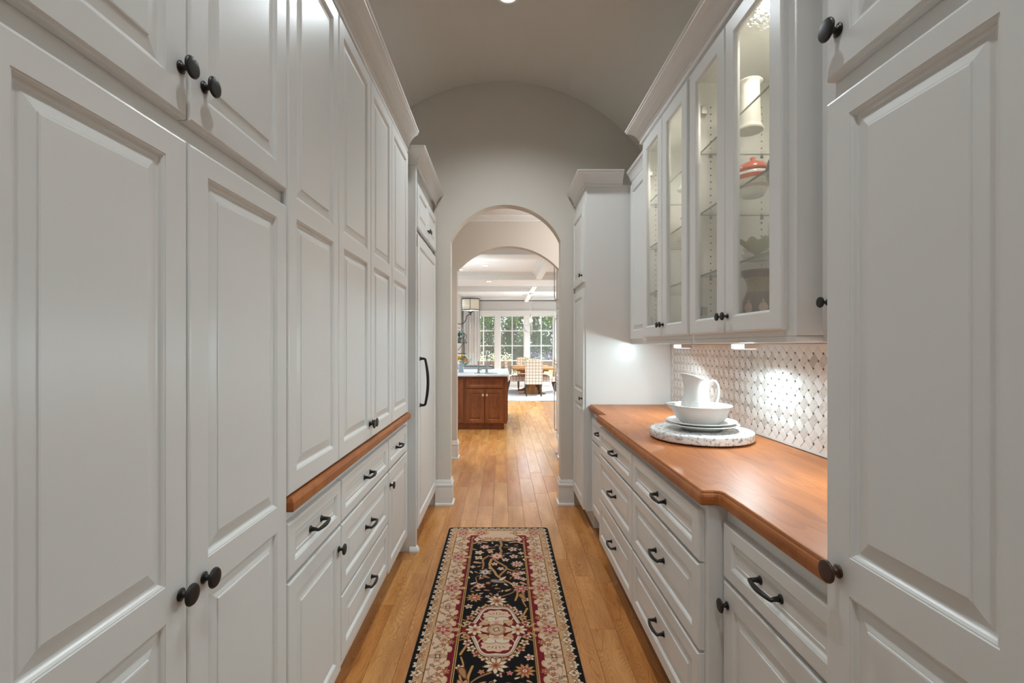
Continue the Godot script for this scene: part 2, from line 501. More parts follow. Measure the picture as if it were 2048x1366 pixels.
func build_shell() -> void:
	# floor slab, then oak boards laid on it as far as they can be told apart
	var fl := struct("floor", b6(-3.0, 3.4, -0.12, -0.004, -16.8, 1.7), M.plank_base)
	var w := 0.1275
	for col in range(-6, 12):
		var x := -0.012 + col * w
		var z := 0.55 + rng.randf() * 0.5
		var back := -12.2
		var first := -0.4 if absf(x) < 0.75 else -4.3
		if x > 0.95 or x < -0.75: continue
		while z > back:
			var len_: float = [0.55, 0.75, 0.95, 1.2, 1.4][rng.randi() % 5]
			var z1: float = maxf(z - len_, back)
			var mid := (z + z1) / 2
			if mid < first and not (mid < -4.25 and mid > -6.0 and absf(x) > 0.75):
				var hl: float = (z - z1) / 2 - 0.0006
				obj("plank", b6(-w / 2 + 0.0005, w / 2 - 0.0005, 0, 0.004, -hl, hl, 0.0015), M.planks[rng.randi() % 21], fl, Vector3(x, -0.004, mid))
			z = z1
	# side walls of the corridor, from behind the camera to the arch
	struct("wall_left", b6(-1.42, -1.262, 0, 3.3, -4.24, 1.7), M.wall)
	var wr := struct("wall_right", b6(1.302, 1.46, 0, 3.3, -4.24, 1.7), M.wall)
	mosaic(wr)
	struct("wall_back", b6(-1.42, 1.46, 0, 4.0, 1.6, 1.75), M.wall)
	# barrel vault
	var ring := PackedVector2Array()
	for i in 61:
		var x := -1.30 + 2.64 * i / 60.0
		ring.append(Vector2(x, vault_y(x)))
	for i in 61:
		var x := 1.34 - 2.64 * i / 60.0
		ring.append(Vector2(x, vault_y(x) + 0.1))
	var s := Sh.new()
	s.prism(ring, -4.36, 1.7)
	struct("ceiling", s, M.wall)
	# first arch wall
	var p := PackedVector2Array([Vector2(-1.42, 0), Vector2(-1.42, 3.0)])
	for i in 61:
		var x := -1.30 + 2.64 * i / 60.0
		p.append(Vector2(x, vault_y(x) + 0.05))
	p.append_array(PackedVector2Array([Vector2(1.46, 3.0), Vector2(1.46, 0)]))
	p.append_array(arch_notch(0.031, 0.482, 2.319, 2.634))
	s = Sh.new(); s.prism(p, -4.36, -4.24)
	struct("wall_front", s, M.wall)
	baseboard("baseboard_left", [Vector2(-0.585, -4.24), Vector2(-0.451, -4.24), Vector2(-0.451, -4.36), Vector2(-1.3, -4.36)])
	baseboard("baseboard_right", [Vector2(1.3, -4.36), Vector2(0.513, -4.36), Vector2(0.513, -4.24), Vector2(0.63, -4.24)])
	# cross passage and second arch wall
	struct("wall_passage_left", b6(-1.42, -1.3, 0, 3.05, -5.98, -4.36), M.wall)
	struct("wall_passage_right", b6(1.34, 1.46, 0, 3.05, -5.98, -4.36), M.wall)
	struct("ceiling_passage", b6(-1.42, 1.46, 3.0, 3.1, -5.98, -4.36), M.ceiling)
	var cm := Sh.new()
	cm.sweep([Vector2(-1.3, -5.98), Vector2(1.34, -5.98)], [[0, 2.93], [0.012, 2.93], [0.014, 2.945], [0.03, 2.96], [0.055, 2.985], [0.06, 3.0], [0, 3.0]])
	struct("trim_passage", cm, M.trim)
	var fx := thing("pendant_light", "white globe pendant in the passage, hidden behind the first arch's right jamb", "ceiling light", Vector3(1.10, 2.999, -5.0))
	s = Sh.new(); s.lathe([[0.0, -0.60], [0.06, -0.59], [0.11, -0.54], [0.13, -0.47], [0.11, -0.40], [0.05, -0.35], [0.0, -0.345]], 32)
	obj("globe", s, M.lamp, fx)
	s = Sh.new(); s.tube([Vector3(0, -0.35, 0), Vector3(0, -0.02, 0)], [0.008], 8); s.lathe([[0.0, -0.025], [0.05, -0.02], [0.055, 0.0], [0.0, 0.0]], 20)
	obj("stem", s, M.nickel, fx)
	var ol := OmniLight3D.new()
	ol.light_energy = 0.55; ol.light_color = Color(0.95, 0.97, 1.0); ol.light_size = 0.1; ol.shadow_enabled = true; ol.omni_range = 10.0; ol.omni_attenuation = 2.0
	name_it(ol, "globe_light", fx)
	ol.position = Vector3(0, -0.47, 0)
	p = PackedVector2Array([Vector2(-3.0, 0), Vector2(-3.0, 3.2), Vector2(3.4, 3.2), Vector2(3.4, 0)])
	p.append_array(arch_notch(0.08, 0.638, 2.328, 2.627))
	s = Sh.new(); s.prism(p, -6.10, -5.98)
	struct("wall_arch", s, M.wall)
	baseboard("baseboard_arch_left", [Vector2(-1.3, -5.98), Vector2(-0.558, -5.98), Vector2(-0.558, -6.1), Vector2(-2.6, -6.1)])
	baseboard("baseboard_arch_right", [Vector2(0.70, -6.1), Vector2(0.718, -6.1), Vector2(0.718, -5.98), Vector2(1.34, -5.98)].slice(1))
	# kitchen and breakfast room
	struct("wall_kitchen_left", b6(-3.0, -2.8, 0, 3.2, -12.7, -6.1), M.kitchen_wall)
	struct("wall_kitchen_right", b6(3.2, 3.4, 0, 3.2, -16.8, -6.1), M.kitchen_wall)
	struct("wall_dining_left", b6(-3.0, -1.37, 0, 3.2, -16.45, -12.7), M.kitchen_wall)
	struct("ceiling_kitchen", b6(-3.0, 3.4, 3.05, 3.2, -16.8, -6.1), M.ceiling)
	build_coffers()
	build_windows()

func beam_box(called: String, x0: float, x1: float, z0: float, z1: float, y := 2.877) -> void:   # a coffer beam with crown steps along its long sides
	var s := Sh.new()
	var k := 0.0
	var long_x := (x1 - x0) > (z1 - z0)
	var steps := [[0.0, y, y + 0.10], [0.018, y + 0.085, y + 0.115], [0.036, y + 0.115, y + 0.14], [0.06, y + 0.14, y + 0.158], [0.075, y + 0.158, 3.06]]
	for t in steps:
		k = t[0]
		s.box(Vector3(x0 - (0.0 if long_x else k), t[1], z0 - (k if long_x else 0.0)), Vector3(x1 + (0.0 if long_x else k), t[2], z1 + (k if long_x else 0.0)), 0.003)
	struct(called, s, M.ceiling)

func build_coffers() -> void:
	beam_box("trim_1", -2.8, 3.2, -8.25, -7.85)
	beam_box("trim_2", -2.8, 3.2, -12.0, -10.9)
	beam_box("trim_3", -1.37, 3.2, -13.9, -13.26)
	beam_box("trim_4", 0.755, 0.885, -10.8, -8.33)
	beam_box("trim_5", 0.755, 0.885, -13.18, -12.08)
	beam_box("trim_6", 0.755, 0.885, -16.45, -13.98)
	beam_box("trim_7", -2.8, 3.2, -6.25, -6.1)
	var s := Sh.new()
	s.sweep([Vector2(-1.37, -16.45), Vector2(3.2, -16.45)], [[0, 2.95], [0.014, 2.95], [0.02, 2.97], [0.05, 3.0], [0.075, 3.03], [0.08, 3.05], [0, 3.05]])
	struct("trim_8", s, M.trim)
	var warm := Color(0.84, 0.94, 1.0)
	var spots := [[-0.345, -9.95, 3.05], [-0.91, -10.45, 3.05], [-0.30, -11.1, 2.877], [-1.9, -9.6, 3.05], [2.0, -9.6, 3.05], [-1.2, -7.2, 3.05], [1.4, -7.2, 3.05], [2.0, -11.3, 2.877], [2.05, -12.6, 3.05], [2.3, -15.0, 3.05]]
	var names := ["recessed light in the kitchen coffer nearest the arch, round and bright", "recessed light partly hidden behind the arch jamb on the ceiling's far left", "recessed light in the underside of the broad ceiling beam", "recessed light above the hidden end of the cherry island", "recessed light over the hidden right half of the kitchen", "recessed light over the hidden kitchen corner by the second arch", "recessed light over the tall white kitchen cabinet", "recessed light in the hidden right end of the broad beam", "recessed light over the hidden right part of the dining rug", "recessed light by the hidden right end of the windows"]
	for i in spots.size():
		can_light(names[i], Vector3(spots[i][0], spots[i][2] - 0.004, spots[i][1]), KITCHEN_E * (2.4 if i > 7 else 1.0), 68.0, warm)

const KITCHEN_E := 5.6

func build_windows() -> void:
	var z := -16.45
	var xs := [[-1.02, -0.245], [-0.058, 0.755], [0.936, 1.747], [1.93, 2.74]]
	var y0 := 0.37; var y1 := 2.41
	# wall round the openings
	struct("wall_window", _wall_with_holes(xs, y0, y1, z), M.kitchen_wall)
	var tr := Sh.new()
	for i in xs.size() - 1:
		tr.box(Vector3(xs[i][1], y0 - 0.04, z - 0.02), Vector3(xs[i + 1][0], y1, z + 0.03), 0.004)
	tr.box(Vector3(-1.14, y1, z), Vector3(2.9, y1 + 0.14, z + 0.03), 0.004)
	tr.box(Vector3(-1.16, y1 + 0.14, z), Vector3(2.92, y1 + 0.175, z + 0.06), 0.006)
	tr.box(Vector3(-1.14, 0.0, z), Vector3(2.9, y0 - 0.04, z + 0.025), 0.004)
	tr.box(Vector3(-1.16, y0 - 0.04, z), Vector3(2.92, y0, z + 0.06), 0.006)
	struct("trim_9", tr, M.trim)
	for i in xs.size():
		var a: float = xs[i][0]; var b: float = xs[i][1]
		var s := Sh.new()
		s.prism(PackedVector2Array([Vector2(a, y0), Vector2(b, y0), Vector2(b, y1), Vector2(a, y1)]), z - 0.10, z - 0.099)
		var f := Sh.new()
		f.box(Vector3(a - 0.01, y0 - 0.01, z - 0.13), Vector3(a + 0.02, y1 + 0.01, z - 0.06)); f.box(Vector3(b - 0.02, y0 - 0.01, z - 0.13), Vector3(b + 0.01, y1 + 0.01, z - 0.06))
		f.box(Vector3(a, y0 - 0.01, z - 0.13), Vector3(b, y0 + 0.02, z - 0.06)); f.box(Vector3(a, y1 - 0.02, z - 0.13), Vector3(b, y1 + 0.01, z - 0.06))
		var win := struct("window_%d" % (i + 1), f, M.trim)
		var cx := (a + b) / 2
		var rows := [y0 + 0.02, y0 + 0.51, y0 + 1.02, y0 + 1.53, y1 - 0.02]
		for k in 3:
			obj("muntin", b6(a + 0.02, b - 0.02, rows[k + 1] - 0.016, rows[k + 1] + 0.016, z - 0.112, z - 0.078, 0.003), M.trim, win)
		obj("muntin", b6(cx - 0.017, cx + 0.017, y0 + 0.02, y1 - 0.02, z - 0.110, z - 0.080, 0.003), M.trim, win)
		for r in 4:
			for c in 2:
				obj("pane", b6(a + 0.02 if c == 0 else cx + 0.016, cx - 0.016 if c == 0 else b - 0.02, rows[r] + (0.0 if r == 0 else 0.016), rows[r + 1] - (0.0 if r == 3 else 0.016), z - 0.097, z - 0.093), M.pane, win)

func _wall_with_holes(xs: Array, y0: float, y1: float, z: float) -> Sh:
	var s := Sh.new()
	s.box(Vector3(-1.6, 0, z - 0.16), Vector3(3.4, y0, z))
	s.box(Vector3(-1.6, y1, z - 0.16), Vector3(3.4, 3.2, z))
	var at := -1.6
	for x in xs:
		s.box(Vector3(at, y0, z - 0.16), Vector3(x[0], y1, z))
		at = x[1]
	s.box(Vector3(at, y0, z - 0.16), Vector3(3.4, y1, z))
	return s

func mosaic(wall: Node3D) -> void:
	# woven marble mosaic: strips over and under at 45 degrees round small dark dots
	var face := 1.302
	obj("mosaic_bed", b6(face - 0.0083, face, 0.951, 1.408, -3.698, -0.94), M.grout, wall)
	var sp := 0.0441
	var wd := 0.0362
	var ln := 2 * sp - wd
	var mesh := {}
	for kind in 2:
		for k in 3:
			var s := Sh.new()
			var hl := ln / 2 - 0.0004; var hw := wd / 2 - 0.0005
			# waisted strip: a little narrower at its ends, cut on the curve, pillowed edge
			var rim: Array = []
			for q in [[-1.0, -0.97], [-0.5, -1.0], [0.0, -1.01], [0.5, -1.0], [1.0, -0.97], [1.012, 0.0], [1.0, 0.97], [0.5, 1.0], [0.0, 1.01], [-0.5, 1.0], [-1.0, 0.97], [-1.012, 0.0]]:
				rim.append(Vector2(q[0] * hl, q[1] * hw))
			for i in rim.size():
				var a: Vector2 = rim[i]; var b: Vector2 = rim[(i + 1) % rim.size()]
				var ai := a * 0.975; var bi := b * 0.975
				s.quad(Vector3(a.x, a.y, 0), Vector3(b.x, b.y, 0), Vector3(b.x, b.y, 0.0032), Vector3(a.x, a.y, 0.0032))
				s.quad(Vector3(a.x, a.y, 0.0032), Vector3(b.x, b.y, 0.0032), Vector3(bi.x, bi.y, 0.0036), Vector3(ai.x, ai.y, 0.0036))
				s.tri(Vector3(ai.x, ai.y, 0.0036), Vector3(bi.x, bi.y, 0.0036), Vector3(0, 0, 0.0038))
			mesh[kind * 3 + k] = s.done()
			mesh[kind * 3 + k].set_meta("shared", true)
	var cells: Array = []
	var dots: Array = []
	# local picture axes of the wall: r towards the camera (z), up y
	for i in range(-70, 70):
		for j in range(-70, 70):
			var r := (i + j) * sp / sqrt(2.0); var y := (i - j) * sp / sqrt(2.0)
			var z := -2.6 + r; var h := 1.18 + y
			if z < -3.675 or z > -1.72 or h < 0.966 or h > 1.394: 
				continue
			cells.append([z, h, (i + j) % 2 == 0, rng.randf()])
			var dz := z + sp / sqrt(2.0)
			if dz < -1.72: dots.append([dz, h, rng.randf()])
	cells.sort_custom(func(a, b): return a[0] > b[0])
	var rest := Sh.new()
	var flat: Array = [[], []]
	for n in cells.size():
		var c: Array = cells[n]
		# the marble strips fall to the left of the picture, the white ones to the right
		var ang: float = -PI / 4 if c[2] else PI / 4
		var tr := Transform3D(Basis(Vector3.UP, -PI / 2) * Basis(Vector3.BACK, ang), Vector3(face - 0.006, c[1], c[0]))
		var mt: Material = M.tiles_white[int(c[3] * 3)] if c[2] else M.tiles_gray[int(c[3] * 6)]
		if n < 298:
			var o := MeshInstance3D.new()
			o.mesh = mesh[0 if c[2] else 3]
			o.set_surface_override_material(0, mt)
			o.transform = tr
			name_it(o, "tile", wall)
		else:
			flat[0 if c[2] else 1].append(tr)
	for k in 2:
		_join(wall, "mosaic_tile", mesh[k * 3], M.tiles_white[0] if k == 0 else M.tiles_gray[1], flat[k])
	var dm := Sh.new()
	dm.lathe([[0.0054, 0.0], [0.0054, 0.0036], [0.0044, 0.0042], [0.0, 0.0045]], 8)
	var st := SurfaceTool.new(); st.append_from(dm.done(), 0, Transform3D(Basis(Vector3.RIGHT, PI / 2), Vector3.ZERO))
	var disc := st.commit(); disc.set_meta("shared", true)
	for k in 2:
		var at: Array = []
		for d in dots:
			if (d[2] < 0.72) == (k == 0):
				at.append(Transform3D(Basis(Vector3.UP, -PI / 2), Vector3(face - 0.006, d[1], d[0])))
		_join(wall, "mosaic_dot", disc, M.dot_dark if k == 0 else M.dot_pale, at)

func _join(parent: Node, called: String, mesh: Mesh, mt: Material, at: Array) -> void:   # many small pieces as one mesh
	if at.is_empty(): return
	var st := SurfaceTool.new()
	for t in at: st.append_from(mesh, 0, t)
	obj(called, st.commit(), mt, parent).set_meta("kind", "stuff")

func _scatter(parent: Node, called: String, mesh: Mesh, mt: Material, at: Array) -> MultiMeshInstance3D:
	var mm := MultiMesh.new()
	mm.transform_format = MultiMesh.TRANSFORM_3D
	mm.mesh = mesh.duplicate()
	mm.mesh.surface_set_material(0, mt)
	mm.instance_count = at.size()
	for i in at.size(): mm.set_instance_transform(i, at[i])
	var o := MultiMeshInstance3D.new()
	o.multimesh = mm
	name_it(o, called, parent)
	o.set_meta("kind", "stuff")
	return o


# ---------------------------------------------------------------- fitted cabinets
func two_panel(w: float, h: float, stile: float, cuts: Array) -> Array:   # openings [x0, y0, x1, y1] of a door, cuts = [y0, y1] pairs
	return cuts.map(func(c): return [stile, c[0], w - stile, c[1]])

func carcass(t: Node3D, w: float, y0: float, y1: float, depth: float, kick := 0.0, z := -0.0215) -> void:
	obj("body", b6(0, w, y0, y1, -depth, z, 0.0015), M.white, t)
	if kick > 0: obj("toe_kick", b6(0.002, w - 0.002, 0, y0, -depth, -0.085 - kick * 0.0), M.white, t)

func build_left() -> void:
	var fx := 0.619
	# pantry beside the camera
	var d0 := 0.30
	var t := left_thing("pantry_cabinet", "tall white pantry cabinet on the left, nearest the camera, with round dark knobs", "cabinet", fx, d0)
	carcass(t, 1.396 - d0, 0.13, 2.69, 0.64, 0.1)
	var ux := [[0.30, 0.542], [0.546, 0.9525], [0.956, 1.3935]]
	for i in 3:
		var w: float = ux[i][1] - ux[i][0]
		var st := 0.062 if i > 0 else 0.05
		var up := front(t, "door", ux[i][0] - d0, 1.844, w, 0.82, [[st, 0.062, w - st, 0.762]])
		var lo := front(t, "door", ux[i][0] - d0, 0.14, w, 1.663, [[st, 0.08, w - st, 0.747], [st, 0.814, w - st, 1.613]])
		if i == 1:
			knob(up, w - 0.021, 0.092); knob(lo, w - 0.021, 0.780)
		if i == 2:
			knob(up, 0.048, 0.092); knob(lo, 0.048, 0.778)
	crown(t, [Vector2(0, -0.02), Vector2(1.396 - d0, -0.02)], 2.682, 1.25, 1.25)
	# hutch with four doors resting on the counter strip
	d0 = 1.398
	t = left_thing("hutch_cabinet", "white hutch cabinet of four tall two-panel doors standing on the thin wood counter, left wall", "cabinet", fx, d0)
	carcass(t, 3.274 - d0, 0.959, 2.69, 0.64)
	var hx := [[1.402, 1.8345], [1.8375, 2.2835], [2.2865, 2.7205], [2.7235, 3.19]]
	for i in 4:
		var w: float = hx[i][1] - hx[i][0]
		var dr := front(t, "door", hx[i][0] - d0, 0.9615, w, 1.7025, [[0.056, 0.062, w - 0.056, 0.8195], [0.056, 0.8805, w - 0.056, 1.6445]])
		if i == 1: knob(dr, w - 0.022, 0.072)
		if i == 2: knob(dr, 0.022, 0.072)
	crown(t, [Vector2(0, -0.02), Vector2(3.201 - d0, -0.02)], 2.682, 1.25, 1.25)
	# counter strip
	var s := Sh.new()
	s.slab(PackedVector2Array([Vector2(-1.25, -1.399), Vector2(-0.603, -1.399), Vector2(-0.603, -3.20), Vector2(-1.25, -3.20)]), [[0.004, 0.916], [0.0, 0.922], [0.0, 0.944], [0.005, 0.953], [0.010, 0.9575]])
	var ct := obj("countertop", s, M.counter_edge)
	tag(ct, "thin strip of reddish wood countertop under the four hutch doors", "countertop")
	# three base units
	var cols := [[1.398, 1.8655], [1.8665, 2.6355], [2.6365, 3.274]]
	var lab := ["white base cabinet at left with one drawer over one door, nearest the camera", "white left-hand base cabinet of three stacked drawers with curved pulls", "white left-hand base cabinet beyond the three drawers, one small drawer over a door"]
	for i in 3:
		t = left_thing("base_cabinet", lab[i], "cabinet", fx, cols[i][0], "base cabinets along the left wall")
		var cw: float = cols[i][1] - cols[i][0]
		carcass(t, cw, 0.125, 0.914, 0.64, 0.1)
		var a: float = [1.402, 1.8695, 2.645][i] - cols[i][0]
		var b: float = [1.8615, 2.632, 3.167][i] - cols[i][0]
		var w := b - a
		var dr := front(t, "drawer", a, 0.717, w, 0.164, [[0.045, 0.04, w - 0.045, 0.124]], "flat")
		pull(dr, w / 2, 0.082)
		if i == 1:
			for q in [[0.437, 0.271], [0.176, 0.252]]:
				var d2 := front(t, "drawer", a, q[0], w, q[1], [[0.05, 0.05, w - 0.05, q[1] - 0.05]])
				pull2(d2, w / 2, q[1] / 2)
		else:
			var d2 := front(t, "door", a, 0.15, w, 0.556, [[0.056, 0.056, w - 0.056, 0.50]])
			knob(d2, w - 0.03 if i == 0 else 0.03, 0.478, true)
	# panelled refrigerator
	fx = 0.575
	d0 = 3.276
	t = left_thing("panelled_refrigerator", "built-in refrigerator behind tall white panel with long curved dark handle, beside the first arch", "refrigerator", fx, d0)
	obj("body", b6(0.034, 0.955, 0.13, 2.63, -0.682, -0.03, 0.0015), M.white, t)
	obj("side_panel", b6(0, 0.033, 0.0, 2.63, -0.682, -0.008, 0.002), M.white, t)
	obj("toe_kick", b6(0.034, 0.955, 0, 0.129, -0.682, -0.09), M.white, t)
	var w1 := 0.905
	var dr := front(t, "door", 0.04, 0.14, w1, 2.03, [[0.075, 0.075, w1 - 0.075, 1.955]])
	s = Sh.new()
	var pts: Array = [Vector3(0, 0, 0), Vector3(0, 0.0, 0.03)]
	for i in 17:
		var q := -1.0 + 2.0 * i / 16
		pts.append(Vector3(0, 0.163 + 0.160 * q, 0.036 + 0.020 * (1 - q * q)))
	pts.append(Vector3(0, 0.326, 0.03)); pts.append(Vector3(0, 0.326, 0))
	s.tube(pts, [0.011, 0.0085, 0.0085, 0.009, 0.0095, 0.01, 0.0102, 0.0105, 0.0105, 0.0105, 0.0105, 0.0105, 0.0105, 0.0102, 0.01, 0.0095, 0.009, 0.0085, 0.0085, 0.0085, 0.011], 10)
	for e in [0.0, 0.326]: s.tube([Vector3(0, e, 0), Vector3(0, e, 0.003), Vector3(0, e, 0.008)], [0.016, 0.015, 0.009], 14)
	obj("handle", s, M.bronze, dr, Vector3(0.075, 0.842, 0))
	var half := (w1 - 0.004) / 2
	for i in 2:
		var u := front(t, "door", 0.04 + i * (half + 0.004), 2.215, half, 0.30, [[0.055, 0.055, half - 0.055, 0.245]])
		knob(u, half - 0.025 if i == 0 else 0.025, 0.07, false)
	obj("hinge", b6(0.029, 0.039, 2.08, 2.16, -0.03, -0.006, 0.001), M.iron, t)
	crown(t, [Vector2(0, -0.064), Vector2(0, -0.008), Vector2(0.955, -0.008)], 2.622)
	s = Sh.new()
	s.sweep([Vector2(0, -0.05), Vector2(0, -0.008), Vector2(0.034, -0.008)], [[0, 0], [0.018, 0], [0.018, 0.012], [0.012, 0.024], [0.004, 0.034], [0, 0.036]])
	obj("base_shoe", s, M.trim, t)

func pull2(drawer: Node3D, x: float, y: float) -> void:
	obj("pull", pull_mesh, M.bronze, drawer, Vector3(x, y, -0.002))

func build_right() -> void:
	# pantry beside the camera
	var d1 := 0.931
	var t := right_thing("pantry_cabinet", "tall white pantry cabinet on the right, nearest the camera, hiding the counter's end", "cabinet", 0.62, d1)
	carcass(t, 0.63, 0.13, 2.69, 0.66, 0.1)
	for i in 2:
		var w := 0.388 if i == 0 else 0.22
		var x := 0.004 if i == 0 else 0.396
		var up := front(t, "door", x, 1.903, w, 0.76, [[0.063, 0.062, w - 0.063, 0.70]])
		var lo := front(t, "door", x, 0.14, w, 1.722, [[0.063, 0.08, w - 0.063, 0.812], [0.063, 0.88, w - 0.063, 1.676]])
		if i == 0:
			knob(up, 0.036, 0.078); knob(lo, 0.036, 0.844, true, M.brown_bronze)
	crown(t, [Vector2(0, -0.02), Vector2(0.63, -0.02)], 2.682, 1.0, 1.25)
	# base units: recessed, two columns standing forward, recessed
	t = right_thing("base_cabinet", "white right-hand base cabinet set back beside the pantry, one wide drawer over a door", "cabinet", 0.68, 1.505, "base cabinets along the right wall")
	carcass(t, 0.57, 0.125, 0.905, 0.615, 0.1)
	var w := 0.535
	var dr := front(t, "drawer", 0.016, 0.690, w, 0.168, [[0.05, 0.042, w - 0.05, 0.126]], "flat")
	pull(dr, w / 2 - 0.02, 0.084)
	dr = front(t, "door", 0.016, 0.15, w, 0.530, [[0.058, 0.058, w - 0.058, 0.472]])
	knob(dr, 0.03, 0.465)
	var labs := ["white three-drawer base cabinet in the forward middle of right side, nearer of two", "white three-drawer base cabinet in the forward middle of right side, farther of two"]
	for i in 2:
		var far: float = [2.309, 3.115][i]
		var near: float = [1.505, 2.310][i]
		t = right_thing("base_cabinet", labs[i], "cabinet", 0.62, far, "base cabinets along the right wall")
		carcass(t, far - near, 0.125, 0.905, 0.675, 0.1)
		w = [0.775, 0.776][i]
		for q in [[0.718, 0.162], [0.437, 0.271], [0.155, 0.270]]:
			var first: bool = q[0] > 0.7
			var f := front(t, "drawer", [0.005, 0.026][i], q[0], w, q[1], [[0.05, 0.042 if first else 0.05, w - 0.05, q[1] - (0.042 if first else 0.05)]], "flat" if first else "raised")
			if first: pull(f, w / 2 + 0.01, q[1] / 2)
			else: pull2(f, w / 2 + 0.01, q[1] / 2)
	t = right_thing("base_cabinet", "narrow-looking white base cabinet set back at counter's far end by the tall cupboard", "cabinet", 0.68, 3.697, "base cabinets along the right wall")
	carcass(t, 0.58, 0.125, 0.905, 0.615, 0.1)
	w = 0.53
	dr = front(t, "drawer", 0.03, 0.690, w, 0.168, [[0.05, 0.042, w - 0.05, 0.126]], "flat")
	pull(dr, w / 2, 0.084)
	dr = front(t, "door", 0.03, 0.15, w, 0.530, [[0.058, 0.058, w - 0.058, 0.472]])
	# countertop
	var poly := PackedVector2Array()
	for p in [[1.2955, 0.934], [0.668, 0.934], [0.668, 1.476], [0.664, 1.486], [0.654, 1.490], [0.624, 1.490], [0.614, 1.494], [0.610, 1.504], [0.610, 3.116], [0.614, 3.126], [0.624, 3.130], [0.651, 3.130], [0.661, 3.134], [0.665, 3.144], [0.665, 3.698], [1.2955, 3.698]]:
		poly.append(Vector2(p[0], -p[1]))
	var s := Sh.new()
	s.slab(poly, [[0.005, 0.906], [0.0, 0.911], [0.0, 0.926], [0.001, 0.933], [0.004, 0.939], [0.0075, 0.942], [0.0085, 0.946], [0.011, 0.9495], [0.014, 0.9505]])
	var ct := obj("countertop", s, M.counter)
	tag(ct, "reddish-brown wood countertop with a stepped forward middle, under the mosaic wall", "countertop")
	build_uppers()
	# tall cupboard by the arch
	t = right_thing("tall_cupboard", "tall narrow white cupboard against the first arch wall, its plain side above the counter", "cabinet", 0.62, 4.237)
	carcass(t, 0.535, 0.13, 2.63, 0.675, 0.1)
	w = 0.515
	var up := front(t, "door", 0.008, 1.888, w, 0.61, [[0.06, 0.06, w - 0.06, 0.55]])
	knob(up, w - 0.03, 0.055 + 0.0, false)
	var lo := front(t, "door", 0.008, 0.14, w, 1.705, [[0.06, 0.075, w - 0.06, 0.80], [0.06, 0.898, w - 0.06, 1.645]])
	knob(lo, w - 0.03, 0.85, false)
	crown(t, [Vector2(0, -0.02), Vector2(0.536, -0.02), Vector2(0.536, -0.30)], 2.616)

